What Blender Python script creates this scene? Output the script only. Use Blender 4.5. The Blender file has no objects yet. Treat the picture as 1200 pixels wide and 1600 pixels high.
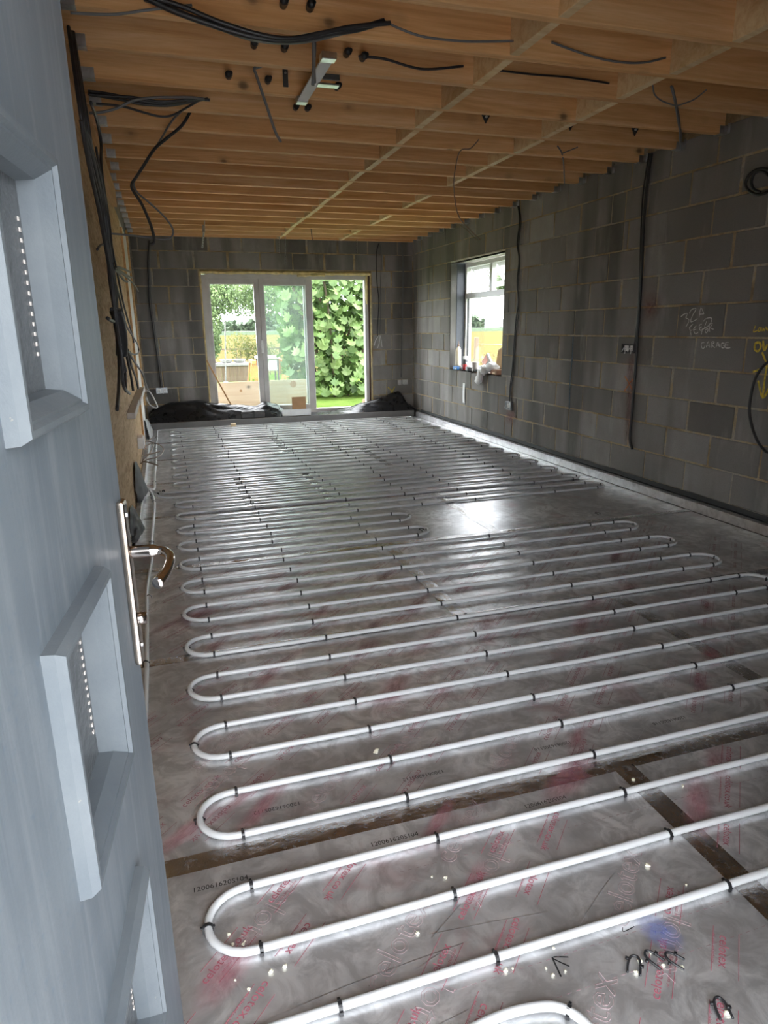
import bpy, bmesh, math, random
from mathutils import Vector, Matrix, Euler
random.seed(7)
R = random.Random(11)
scene = bpy.context.scene
col = scene.collection

SKY_STRENGTH = 11.0
EXPOSURE = 0.42
FRONT_X0, FRONT_X1 = -3.88, -2.85      # entrance opening in the unseen front wall, sized for the light indoors
# ------------------------------------------------------------------ camera
F_PX, YAW, PITCH, ROLL = 1045.65, 0.30568, 0.27012, -0.01295
CAM = Vector((-3.6437, 0.0, 1.3258))
cd = bpy.data.cameras.new('camera'); cam = bpy.data.objects.new('camera', cd); col.objects.link(cam)
fw = Vector((math.sin(YAW)*math.cos(PITCH), math.cos(YAW)*math.cos(PITCH), -math.sin(PITCH)))
rt = Vector((math.cos(YAW), -math.sin(YAW), 0)); upv = rt.cross(fw)
c_, s_ = math.cos(ROLL), math.sin(ROLL)
r2 = c_*rt + s_*upv; u2 = -s_*rt + c_*upv
cam.matrix_world = Matrix(((r2.x, u2.x, -fw.x, CAM.x), (r2.y, u2.y, -fw.y, CAM.y), (r2.z, u2.z, -fw.z, CAM.z), (0, 0, 0, 1)))
cd.sensor_fit = 'VERTICAL'; cd.sensor_height = 24.0; cd.lens = F_PX/1600*24.0
cd.clip_start = 0.02; cd.clip_end = 2000
scene.camera = cam

# ------------------------------------------------------------------ overcast sky
w = bpy.data.worlds.new('overcast_sky'); scene.world = w; w.use_nodes = True
nt = w.node_tree; nt.nodes.clear()
tc = nt.nodes.new('ShaderNodeTexCoord'); sx = nt.nodes.new('ShaderNodeSeparateXYZ')
cr = nt.nodes.new('ShaderNodeValToRGB'); bg = nt.nodes.new('ShaderNodeBackground'); wo = nt.nodes.new('ShaderNodeOutputWorld')
cr.color_ramp.elements[0].position = 0.0; cr.color_ramp.elements[0].color = (0.86, 0.93, 1.0, 1)
cr.color_ramp.elements[1].position = 0.55; cr.color_ramp.elements[1].color = (0.93, 0.96, 1.0, 1)
bg.inputs['Strength'].default_value = SKY_STRENGTH
nt.links.new(tc.outputs['Generated'], sx.inputs[0]); nt.links.new(sx.outputs['Z'], cr.inputs[0])
nt.links.new(cr.outputs[0], bg.inputs[0]); nt.links.new(bg.outputs[0], wo.inputs[0])
scene.view_settings.view_transform = 'Standard'; scene.view_settings.look = 'None'
scene.view_settings.gamma = 1.0; scene.view_settings.use_curve_mapping = False
scene.view_settings.exposure = EXPOSURE
scene.cycles.max_bounces = 6; scene.cycles.diffuse_bounces = 5; scene.cycles.glossy_bounces = 3; scene.cycles.adaptive_threshold = 0.04
scene.cycles.transparent_max_bounces = 10; scene.cycles.caustics_reflective = True
# ------------------------------------------------------------------ helpers
class MB:
    def __init__(s): s.v = []; s.f = []
    def add(s, vs, fs):
        b = len(s.v); s.v += [tuple(v) for v in vs]; s.f += [tuple(b+i for i in f) for f in fs]; return s
    def box(s, x0, x1, y0, y1, z0, z1, m=None):
        vs = [Vector(p) for p in ((x0,y0,z0),(x1,y0,z0),(x1,y1,z0),(x0,y1,z0),(x0,y0,z1),(x1,y0,z1),(x1,y1,z1),(x0,y1,z1))]
        if m is not None: vs = [m @ v for v in vs]
        return s.add(vs, [(0,3,2,1),(4,5,6,7),(0,1,5,4),(1,2,6,5),(2,3,7,6),(3,0,4,7)])
    def tube(s, pts, r, seg=8, cap=True, closed=False):
        pts = [Vector(p) for p in pts]; n = len(pts)
        ring = []; up0 = None
        rr = r if isinstance(r, (list, tuple)) else [r]*n
        for i in range(n):
            if closed: t = pts[(i+1) % n]-pts[i-1]
            else: t = pts[min(i+1, n-1)]-pts[max(i-1, 0)]
            if t.length < 1e-9: t = Vector((0, 0, 1))
            t.normalize()
            if up0 is None:
                a = Vector((0, 0, 1)) if abs(t.z) < .9 else Vector((1, 0, 0))
                up0 = (a-t*a.dot(t)).normalized()
            else:
                up0 = up0-t*up0.dot(t)
                up0 = up0.normalized() if up0.length > 1e-6 else t.orthogonal().normalized()
            b = t.cross(up0)
            ring.append([pts[i]+(up0*math.cos(2*math.pi*k/seg)+b*math.sin(2*math.pi*k/seg))*rr[i] for k in range(seg)])
        vs = [v for q in ring for v in q]; fs = []
        for i in range(n if closed else n-1):
            j = (i+1) % n
            for k in range(seg):
                k2 = (k+1) % seg
                fs.append((i*seg+k, i*seg+k2, j*seg+k2, j*seg+k))
        if cap and not closed:
            fs.append(tuple(range(seg-1, -1, -1))); fs.append(tuple((n-1)*seg+k for k in range(seg)))
        return s.add(vs, fs)
    def lathe(s, prof, c, seg=20):
        cx, cy, cz = c; vs = []; fs = []; n = len(prof)
        for (r, z) in prof:
            for k in range(seg):
                a = 2*math.pi*k/seg; vs.append((cx+r*math.cos(a), cy+r*math.sin(a), cz+z))
        for i in range(n-1):
            for k in range(seg):
                k2 = (k+1) % seg; fs.append((i*seg+k, i*seg+k2, (i+1)*seg+k2, (i+1)*seg+k))
        fs.append(tuple(range(seg-1, -1, -1))); fs.append(tuple((n-1)*seg+k for k in range(seg)))
        return s.add(vs, fs)
    def grid(s, fn, nu, nv):
        vs = [fn(i/nu, j/nv) for j in range(nv+1) for i in range(nu+1)]
        fs = [(j*(nu+1)+i, j*(nu+1)+i+1, (j+1)*(nu+1)+i+1, (j+1)*(nu+1)+i) for j in range(nv) for i in range(nu)]
        return s.add(vs, fs)
    def mesh(s, name, mat=None, smooth=False, bevel=0.0, seg=1):
        me = bpy.data.meshes.new(name); me.from_pydata(s.v, [], s.f)
        if bevel:
            bm = bmesh.new(); bm.from_mesh(me)
            bmesh.ops.bevel(bm, geom=bm.edges[:], offset=bevel, segments=seg, affect='EDGES', profile=.5)
            bm.to_mesh(me); bm.free()
        if smooth: me.polygons.foreach_set('use_smooth', [True]*len(me.polygons))
        if mat: me.materials.append(mat)
        me.update(); return me
def link(name, me, parent=None, loc=None, rot=None, scale=None):
    o = bpy.data.objects.new(name, me); col.objects.link(o)
    if loc is not None: o.location = loc
    if rot is not None: o.rotation_euler = rot
    if scale is not None: o.scale = scale
    if parent is not None:
        o.parent = parent
        if parent.parent is None: o.matrix_parent_inverse = parent.matrix_basis.inverted()
    return o
def part(name, mb, mat, parent=None, smooth=False, bevel=0.0, seg=1):
    return link(name, mb.mesh(name, mat, smooth, bevel, seg), parent)
def tag(o, label=None, cat=None, group=None, kind=None):
    if label: o['label'] = label
    if cat: o['category'] = cat
    if group: o['group'] = group
    if kind: o['kind'] = kind
    return o
def empty(name, loc=(0, 0, 0), label=None, cat=None, group=None, kind=None):
    o = bpy.data.objects.new(name, None); col.objects.link(o); o.location = loc; o.empty_display_size = .1
    return tag(o, label, cat, group, kind)
def smoothpath(pts, n=6):
    P = [Vector(p) for p in pts]; out = []
    for i in range(len(P)-1):
        p0, p1, p2, p3 = P[max(i-1, 0)], P[i], P[i+1], P[min(i+2, len(P)-1)]
        for k in range(n):
            t = k/n
            out.append(.5*((2*p1)+(-p0+p2)*t+(2*p0-5*p1+4*p2-p3)*t*t+(-p0+3*p1-3*p2+p3)*t**3))
    out.append(P[-1]); return out
from mathutils import noise as mnoise
def nz(*a): return mnoise.noise(Vector(a))

# ------------------------------------------------------------------ materials
class Mat:
    def __init__(s, name):
        s.m = bpy.data.materials.new(name); s.m.use_nodes = True; s.t = s.m.node_tree
        s.b = s.t.nodes['Principled BSDF']; s.out = s.t.nodes['Material Output']
    def n(s, typ, ins=None, **props):
        nd = s.t.nodes.new('ShaderNode'+typ)
        for k, v in props.items(): setattr(nd, k, v)
        for k, v in (ins or {}).items():
            if hasattr(v, 'is_linked') or hasattr(v, 'links'): s.t.links.new(v, nd.inputs[k])
            else: nd.inputs[k].default_value = v
        return nd
    def set(s, **kw):
        for k, v in kw.items():
            k = k.replace('_', ' ')
            if hasattr(v, 'links'): s.t.links.new(v, s.b.inputs[k])
            else: s.b.inputs[k].default_value = v
        return s
    def obj(s): return s.n('TexCoord').outputs['Object']
    def pos(s): return s.n('NewGeometry').outputs['Position']
    def rnd(s): return s.n('ObjectInfo').outputs['Random']
    def shift(s, vec, scale=(1, 1, 1), rnd=True):
        mp = s.n('Mapping', {'Vector': vec, 'Scale': scale}).outputs[0]
        if not rnd: return mp
        cx = s.n('CombineXYZ', {'X': s.math('MULTIPLY', s.rnd(), 37.), 'Y': s.math('MULTIPLY', s.rnd(), 91.), 'Z': s.math('MULTIPLY', s.rnd(), 53.)}).outputs[0]
        return s.n('VectorMath', {0: mp, 1: cx}, operation='ADD').outputs[0]
    def math(s, op, a, b=0.0, c=None):
        nd = s.n('Math', operation=op)
        for i, v in enumerate((a, b) if c is None else (a, b, c)):
            if hasattr(v, 'links'): s.t.links.new(v, nd.inputs[i])
            else: nd.inputs[i].default_value = v
        return nd.outputs[0]
    def noise(s, vec, scale, detail=4., rough=.5, dist=0.):
        return s.n('TexNoise', {'Vector': vec, 'Scale': scale, 'Detail': detail, 'Roughness': rough, 'Distortion': dist}).outputs[0]
    def ramp(s, fac, *stops):
        nd = s.n('ValToRGB', {0: fac}); e = nd.color_ramp.elements
        while len(e) < len(stops): e.new(.5)
        for i, (p, c) in enumerate(stops):
            e[i].position = p; e[i].color = (c if len(c) == 4 else (*c, 1)) if not isinstance(c, (int, float)) else (c, c, c, 1)
        return nd.outputs[0]
    def mix(s, fac, a, b, mode='MIX'):
        nd = s.n('Mix', data_type='RGBA', blend_type=mode)
        for sock, v in ((nd.inputs[0], fac), (nd.inputs[6], a), (nd.inputs[7], b)):
            if hasattr(v, 'links'): s.t.links.new(v, sock)
            else: sock.default_value = v if isinstance(v, (int, float)) else ((*v, 1) if len(v) == 3 else v)
        return nd.outputs[2]
    def bump(s, h, strength=.3, dist=.01):
        nd = s.n('Bump', {'Height': h, 'Strength': strength, 'Distance': dist})
        s.t.links.new(nd.outputs[0], s.b.inputs['Normal']); return s
def plain(name, c, rough=.5, metal=0., var=.12, scale=30., bump=0., spec=.5):
    m = Mat(name); v = m.noise(m.obj(), scale, 4.)
    d = tuple(max(0, x*(1-var)) for x in c); l = tuple(min(1, x*(1+var)) for x in c)
    m.set(Base_Color=m.ramp(v, (.3, d), (.7, l)), Roughness=rough, Metallic=metal)
    m.b.inputs['Specular IOR Level'].default_value = spec
    if bump: m.bump(v, bump, .01)
    return m.m

# concrete block: tone of its own per block, damp stains running down the wall, pitted grain
m = Mat('concrete_block'); P = m.pos(); o = m.shift(m.obj())
tone = m.ramp(m.rnd(), (0, (.17, .160, .147)), (.15, (.265, .252, .237)), (.75, (.315, .300, .285)), (1, (.40, .382, .366)))
streak = m.noise(m.n('Mapping', {'Vector': P, 'Scale': (2.4, 2.4, .36)}).outputs[0], 1.1, 2.5, .45)
tone = m.mix(m.math('MULTIPLY', m.ramp(streak, (.36, 1.), (.52, 0.)), .75), tone, (.10, .098, .088))
damp = m.noise(P, .42, 3., .5)
tone = m.mix(m.math('MULTIPLY', m.ramp(damp, (.46, 0.), (.60, 1.)), .5), tone, (.12, .114, .103))
lime = m.noise(m.n('Mapping', {'Vector': P, 'Scale': (3., 3., .8)}).outputs[0], 1.6, 4., .6)
tone = m.mix(m.math('MULTIPLY', m.ramp(lime, (.56, 0.), (.72, 1.)), .35), tone, (.50, .48, .45))
tone = m.mix(.5, tone, m.ramp(m.noise(o, 5., 6., .62), (.3, .16), (.7, .36)), 'MULTIPLY') if False else m.mix(m.ramp(m.noise(o, 5., 6., .62), (.3, .4), (.6, 0.)), tone, (.22, .205, .19))
grain = m.noise(o, 210., 3., .7)
tone = m.mix(m.ramp(grain, (.3, .3), (.5, 0.)), tone, (.10, .10, .095))
m.set(Base_Color=tone, Roughness=.93); m.b.inputs['Specular IOR Level'].default_value = .2
m.bump(m.math('ADD', grain, m.math('MULTIPLY', m.noise(o, 22., 4.), .6)), .55, .006); M_BLOCK = m.m

m = Mat('mortar'); P = m.pos()
v = m.noise(P, 3.2, 5., .6); v2 = m.noise(P, 60., 4., .7)
c = m.ramp(v, (.28, (.16, .13, .095)), (.40, (.31, .225, .125)), (.50, (.44, .345, .21)), (.58, (.40, .365, .30)), (.7, (.25, .235, .21)), (.8, (.46, .40, .29)))
m.set(Base_Color=m.mix(m.ramp(v2, (.35, .35), (.55, 0.)), c, (.15, .11, .07)), Roughness=.95); m.bump(v2, .6, .01); M_MORTAR = m.m

def wood(name, light, mid, dark, axis='X', scale=1., knots=True, rough=.62):
    m = Mat(name)
    st = {'X': (.35, 7, 7), 'Y': (7, .35, 7), 'Z': (7, 7, .35)}[axis]
    kt = (3.4, 3.4, 4.4)
    v = m.shift(m.obj(), st)
    g = m.noise(v, 2.2*scale, 6., .6, 1.2); fine = m.noise(m.shift(m.obj(), tuple(a*6 for a in st)), 3., 3., .6)
    c = m.ramp(g, (.28, dark), (.48, mid), (.7, light))
    c = m.mix(m.ramp(fine, (.35, .35), (.6, 0.)), c, dark)
    tint = m.ramp(m.rnd(), (0, (.80, .74, .68)), (.5, (1, 1, 1)), (1, (1.0, .93, .84)))
    c = m.mix(1., c, tint, 'MULTIPLY')
    if knots:
        vn = m.n('TexVoronoi', {'Vector': m.shift(m.obj(), kt), 'Scale': 1., 'Randomness': 1.}, feature='F1'); vo = vn.outputs['Distance']
        vo = m.math('ADD', vo, m.math('MULTIPLY', fine, .06))
        on = m.math('GREATER_THAN', m.n('SeparateColor', {0: vn.outputs['Color']}).outputs[0], .35)
        c = m.mix(m.math('MULTIPLY', on, m.ramp(vo, (.065, .95), (.095, .8), (.14, .22), (.24, 0.))), c, tuple(x*.22 for x in mid))
    m.set(Base_Color=c, Roughness=rough); m.b.inputs['Specular IOR Level'].default_value = .3
    m.bump(fine, .15, .003); return m.m
M_JOIST = wood('joist_timber', (.90, .63, .36), (.80, .49, .235), (.62, .325, .125))
M_NOG = wood('nogging_timber', (.92, .77, .50), (.84, .65, .38), (.68, .46, .23), knots=False)
M_PLATE = wood('ledger_timber', (.80, .57, .31), (.70, .45, .22), (.52, .30, .13), 'Y')
M_BATTEN = wood('batten_timber', (.72, .47, .24), (.6, .36, .17), (.45, .25, .1), 'Z', knots=False)
M_OFFCUT = wood('offcut_timber', (.9, .78, .56), (.8, .65, .42), (.65, .48, .28), knots=False)
M_PLY = wood('plywood', (.95, .86, .70), (.9, .77, .58), (.78, .60, .41), 'X', scale=.6)

def osb(name, cols):
    m = Mat(name); v = m.n('TexVoronoi', {'Vector': m.shift(m.obj(), (1, 9, 26)), 'Scale': 2.4, 'Randomness': 1.}, feature='F1')
    n = m.noise(m.shift(m.obj(), (1, 1.2, 8)), 2.5, 5., .65, .8)
    c = m.ramp(m.math('ADD', m.math('MULTIPLY', n, .8), m.math('MULTIPLY', m.n('SeparateColor', {0: v.outputs['Color']}).outputs[0], .2)), *cols)
    m.set(Base_Color=c, Roughness=.8); m.bump(v.outputs['Distance'], .2, .004); return m.m
M_OSB = osb('strand_board', ((.3, (.36, .22, .10)), (.5, (.55, .38, .20)), (.7, (.68, .50, .29))))
M_DECK = osb('roof_deck', ((.3, (.34, .21, .10)), (.5, (.46, .30, .15)), (.7, (.56, .38, .2))))
M_PBOARD = plain('plasterboard', (.62, .60, .55), .9, var=.1, scale=6.)
M_STEEL = plain('galvanised_steel', (.52, .54, .56), .38, 1., var=.25, scale=25., bump=.1)
M_BRIGHT = plain('bright_zinc', (.72, .74, .77), .28, 1., var=.15, scale=30.)

# foil faced insulation: dull aluminium with rubbed cloudy patches and fine scratches
def foil(name, base, dark, r0, r1, print_red=True, METAL=.73):
    m = Mat(name); P = m.pos()
    v = m.shift(m.obj()); cloud = m.noise(v, 2.6, 6., .62, .5); fine = m.noise(v, 34., 5., .62)
    mot = m.noise(v, 11., 6., .66, 1.2)
    c = m.ramp(cloud, (.38, dark), (.58, base))
    c = m.mix(m.ramp(mot, (.40, .62), (.58, 0.)), c, tuple(x*.66 for x in dark))
    spark = m.noise(v, 160., 2., .5)
    if print_red:
        sm = m.noise(v, 4.2, 4., .6, .4)
        c = m.mix(m.math('MULTIPLY', m.ramp(sm, (.57, 0.), (.70, 1.)), .40), c, (.46, .25, .27))
    sc = m.n('Mapping', {'Vector': v, 'Rotation': (0, 0, .5), 'Scale': (2.2, 70., 1)}).outputs[0]
    scr = m.ramp(m.noise(sc, 1.2, 3., .6), (.70, 0.), (.76, 1.))
    c = m.mix(m.math('MULTIPLY', scr, .5), c, (.85, .85, .86))
    m.set(Base_Color=c, Metallic=METAL, Roughness=m.ramp(m.math('ADD', m.math('MULTIPLY', mot, .6), m.math('MULTIPLY', fine, .4)), (.3, r0), (.7, r1)))
    m.bump(m.math('ADD', m.math('MULTIPLY', m.noise(v, 3., 3.), 2.2), m.math('ADD', m.math('MULTIPLY', fine, .05), m.math('MULTIPLY', scr, .04))), .22, .012)
    return m.m
M_FOIL = foil('foil_board', (.90, .905, .92), (.60, .60, .61), .26, .44)
M_FOIL2 = foil('foil_upstand', (.66, .65, .65), (.57, .56, .555), .36, .48, False, .9)
m = Mat('foil_tape'); v = m.shift(m.obj()); n1 = m.noise(v, 60., 5., .65); n2 = m.noise(m.n('Mapping', {'Vector': v, 'Scale': (6, 6, 1)}).outputs[0], 3., 4.)
m.set(Base_Color=m.ramp(n2, (.3, (.46, .445, .44)), (.7, (.70, .69, .69))), Metallic=1., Roughness=m.ramp(n1, (.35, .10), (.65, .30)))
m.bump(n1, .5, .006); M_TAPE = m.m
M_CORE = plain('foam_core', (.78, .70, .48), .9, var=.1)
M_PIPE = plain('white_pipe', (.60, .605, .61), .32, var=.03, scale=8.)
M_CLIP = plain('black_clip', (.016, .016, .018), .4)
M_CABLEB = plain('black_cable', (.022, .022, .024), .45)
M_CABLEG = plain('grey_cable', (.15, .152, .155), .5, var=.06)
M_CABLEW = plain('white_cable', (.66, .66, .64), .5, var=.05)
M_CABLEBR = plain('brown_cable', (.19, .13, .09), .5)
M_COPPER = plain('copper_ends', (.62, .6, .56), .35, .6)
m = Mat('black_polythene'); v = m.noise(m.obj(), 14., 5., .6)
m.set(Base_Color=(.014, .014, .016, 1), Roughness=m.ramp(v, (.3, .22), (.7, .38))); m.b.inputs['Specular IOR Level'].default_value = .45
m.bump(v, .15, .02); M_DPM = m.m
M_GREYUP = plain('grey_edge_strip', (.17, .165, .16), .6, var=.15, scale=5.)
M_UPVC = plain('white_upvc', (.80, .80, .79), .32, var=.04, scale=4.)
M_UPVCD = plain('dusty_upvc', (.56, .54, .52), .5, var=.1, scale=5.)
M_DARKCLOSER = plain('dark_closer', (.055, .06, .075), .5, var=.1)
M_GASKET = plain('black_gasket', (.03, .03, .03), .6)
def glass(name, dust, tint=(1, 1, 1)):
    m = Mat(name); t = m.t; t.nodes.remove(m.b)
    tr = m.n('BsdfTransparent', {'Color': (*tint, 1)}); gl = m.n('BsdfGlossy', {'Roughness': .02})
    fa = m.n('LayerWeight', {'Blend': .5}).outputs['Facing']; fr_ = m.math('ADD', m.math('MULTIPLY', m.math('POWER', fa, 5.), .7), .03); df = m.n('BsdfDiffuse', {'Color': (.75, .78, .76, 1)}); tl = m.n('BsdfTranslucent', {'Color': (.75, .78, .76, 1)})
    dm = m.n('MixShader', {0: .6, 1: df.outputs[0], 2: tl.outputs[0]})
    sm = m.noise(m.obj(), 2.5, 5., .65)
    d1 = m.n('MixShader', {0: m.math('MULTIPLY', m.ramp(sm, (.3, .5), (.7, 1.)), dust), 1: tr.outputs[0], 2: dm.outputs[0]})
    mx = m.n('MixShader', {0: fr_, 1: d1.outputs[0], 2: gl.outputs[0]})
    t.links.new(mx.outputs[0], m.out.inputs[0]); return m.m
M_GLASS = glass('window_glass', .01); M_GLASSD = glass('dusty_glass', .045, (.93, .97, .95))
# painted composite door: blue grey, woodgrain embossing, chalky weathering
m = Mat('blue_grey_door'); v = m.n('Mapping', {'Vector': m.obj(), 'Scale': (9, 9, .55)}).outputs[0]
gr = m.noise(v, 4., 6., .62, .6); cl = m.noise(m.obj(), 3.2, 5., .6); sp = m.noise(m.obj(), 85., 3., .6)
c = m.ramp(cl, (.3, (.100, .120, .142)), (.7, (.150, .172, .191)))
c = m.mix(m.ramp(gr, (.46, 0.), (.72, .55)), c, (.235, .255, .272))
c = m.mix(m.ramp(sp, (.30, .5), (.42, 0.)), c, (.10, .135, .175))
m.set(Base_Color=c, Roughness=.5); m.bump(m.math('ADD', gr, m.math('MULTIPLY', sp, .3)), .18, .004); M_DOOR = m.m
m = Mat('weathered_moulding'); cl = m.noise(m.obj(), 6., 6., .65); sp = m.noise(m.obj(), 40., 5., .7)
c = m.ramp(cl, (.3, (.088, .104, .120)), (.7, (.132, .147, .157)))
c = m.mix(m.ramp(sp, (.68, 0.), (.76, .7)), c, (.36, .31, .23))
m.set(Base_Color=c, Roughness=.55); m.bump(sp, .25, .004); M_MOULD = m.m
M_EDGE = plain('door_edge_strip', (.62, .56, .52), .55, var=.12, scale=12.)
M_BRASS = plain('satin_handle', (.50, .43, .37), .24, 1., var=.1, scale=12.)
M_CHROME = plain('polished_lever', (.62, .56, .52), .12, 1., var=.05)
m = Mat('frosted_pane'); m.set(Base_Color=(.085, .09, .095, 1), Roughness=.3, Metallic=0.); m.bump(m.noise(m.obj(), 60., 3.), .3, .01); M_FROST = m.m
def spray(name, c, alpha):
    m = Mat(name); t = m.t; m.set(Base_Color=(*c, 1), Roughness=.8)
    gr = m.n('TexGradient', {'Vector': m.obj()}, gradient_type='SPHERICAL').outputs['Fac']
    a = m.math('MULTIPLY', m.ramp(gr, (.0, 0.), (.7, 1.)), m.math('MULTIPLY', m.ramp(m.noise(m.n('Mapping', {'Vector': m.obj(), 'Scale': (2., 2., 2.)}).outputs[0], 2., 5., .7), (.3, .15), (.65, 1.)), alpha))
    tr = m.n('BsdfTransparent'); mx = m.n('MixShader', {0: a, 1: tr.outputs[0], 2: m.b.outputs[0]})
    t.links.new(mx.outputs[0], m.out.inputs[0]); return m.m
M_SPRAYB = spray('blue_overspray', (.20, .25, .62), .55); M_SPRAYR = spray('red_smear', (.42, .14, .18), .55); M_SPRAYW = spray('red_wall_spray', (.32, .10, .07), .6)
M_RED = plain('red_print', (.40, .11, .15), .6, var=.35, scale=60.)
M_REDF = plain('faint_red_print', (.36, .17, .20), .55, var=.35, scale=40.)
M_INK = plain('black_ink', (.015, .015, .016), .6, var=.3, scale=80.)
M_OUTL = plain('grey_rose_outline', (.42, .29, .31), .5, var=.3, scale=50.)
M_BLUEP = plain('blue_spray', (.22, .27, .55), .6, var=.3, scale=40.)
M_CHALK = plain('white_chalk', (.62, .61, .58), .95, var=.4, scale=90.)
M_YCHALK = plain('yellow_paint', (.62, .47, .06), .9, var=.35, scale=60.)
M_OCHALK = plain('orange_paint', (.55, .22, .08), .9, var=.35, scale=60.)
M_REDP = plain('red_spray', (.28, .115, .09), .95, var=.25, scale=40.)
M_BLUEW = plain('blue_chalk', (.10, .13, .15), .95, var=.3, scale=40.)
M_FOAM = plain('foam_bead', (.72, .60, .30), .8, var=.25, scale=14., bump=.6)
M_CRUMB = plain('foam_crumb', (.86, .82, .66), .9, var=.15, scale=60., bump=.5)
M_CARD = plain('brown_cardboard', (.42, .245, .125), .85, var=.1, scale=10.)
M_WHITEC = plain('white_card', (.74, .74, .74), .6, var=.05, scale=10.)
M_DGREY = plain('dark_grey_plastic', (.055, .055, .055), .5)
M_WHITEP = plain('white_plastic', (.82, .81, .79), .4, var=.04)
def fabric_translucent(name, c):
    m = Mat(name); m.set(Base_Color=(*c, 1), Roughness=.45, Subsurface_Weight=.0); m.bump(m.noise(m.obj(), 40., 4.), .5, .01); return m.m
M_BAG = fabric_translucent('plastic_bag', (.85, .85, .84))
M_CREAM = plain('cream_bottle', (.82, .72, .52), .4, var=.08, scale=8.)
M_BROWN = plain('brown_nozzle', (.16, .09, .06), .5)
M_REDL = plain('red_label', (.55, .05, .05), .4)
M_BLUE = plain('blue_plastic', (.06, .22, .55), .4)
M_ORANGE = plain('orange_plastic', (.85, .16, .03), .4)
M_GREYP = plain('grey_card', (.52, .47, .42), .6)
# outside
def leafmat(name, a, b, c, trans=.35):
    m = Mat(name); t = m.t
    v = m.ramp(m.math('ADD', m.math('MULTIPLY', m.noise(m.pos(), 3.5, 4.), .7), m.math('MULTIPLY', m.rnd(), .3)), (.3, a), (.5, b), (.68, c))
    m.set(Base_Color=v, Roughness=.45); m.b.inputs['Specular IOR Level'].default_value = .35
    tl = m.n('BsdfTranslucent', {'Color': v}); mx = m.n('MixShader', {0: trans, 1: m.b.outputs[0], 2: tl.outputs[0]})
    t.links.new(mx.outputs[0], m.out.inputs[0]); return m.m
M_FIG = leafmat('fig_leaf', (.06, .115, .028), (.12, .195, .055), (.225, .30, .115))
M_TREE = leafmat('tree_leaf', (.06, .105, .04), (.11, .17, .065), (.19, .26, .10))
M_SHRUB = leafmat('shrub_leaf', (.07, .10, .025), (.12, .14, .035), (.20, .18, .05))
M_ORB = leafmat('rusty_shrub_leaf', (.10, .10, .03), (.18, .13, .055), (.26, .14, .08))
M_HEDGE = leafmat('far_hedge_leaf', (.05, .08, .045), (.07, .105, .06), (.095, .13, .075), .1)
M_TRUNK = plain('bark', (.10, .075, .05), .9, var=.3, scale=12., bump=.6)
m = Mat('lawn_grass'); P = m.pos(); c = m.ramp(m.noise(P, 2.2, 8., .7), (.3, (.06, .105, .02)), (.7, (.115, .17, .04)))
m.set(Base_Color=c, Roughness=.9, Specular_IOR_Level=0.); m.bump(m.noise(P, 60., 4., .7), .8, .03); M_LAWN = m.m
m = Mat('ripe_wheat'); P = m.pos(); c = m.ramp(m.noise(m.n('Mapping', {'Vector': P, 'Scale': (.4, .12, 1)}).outputs[0], 1., 8., .7), (.3, (.082, .066, .025)), (.7, (.110, .090, .036)))
m.set(Base_Color=c, Roughness=.95, Specular_IOR_Level=0.); m.bump(m.noise(P, 9., 5., .7), .8, .1); M_WHEAT = m.m
m = Mat('gravel_yard'); P = m.pos(); c = m.ramp(m.noise(P, 25., 6., .7), (.3, (.20, .19, .175)), (.7, (.42, .40, .37)))
m.set(Base_Color=c, Roughness=.95, Specular_IOR_Level=0.); m.bump(m.noise(P, 40., 4., .7), .8, .03); M_GRAVEL = m.m
M_RENDER = plain('front_wall_brick', (.30, .27, .25), .9, var=.2, scale=8.)
M_TERRA = plain('terracotta', (.30, .15, .085), .8, var=.15)
M_STONE = plain('pale_stone', (.24, .235, .225), .85, var=.15)
M_FENCE = wood('fence_timber', (.20, .16, .11), (.16, .12, .08), (.10, .075, .05), 'Z', knots=False)
M_TRESTLE = plain('orange_trestle', (.42, .17, .05), .6, var=.15)
M_TARP = plain('blue_tarp', (.06, .16, .30), .5)
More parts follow.
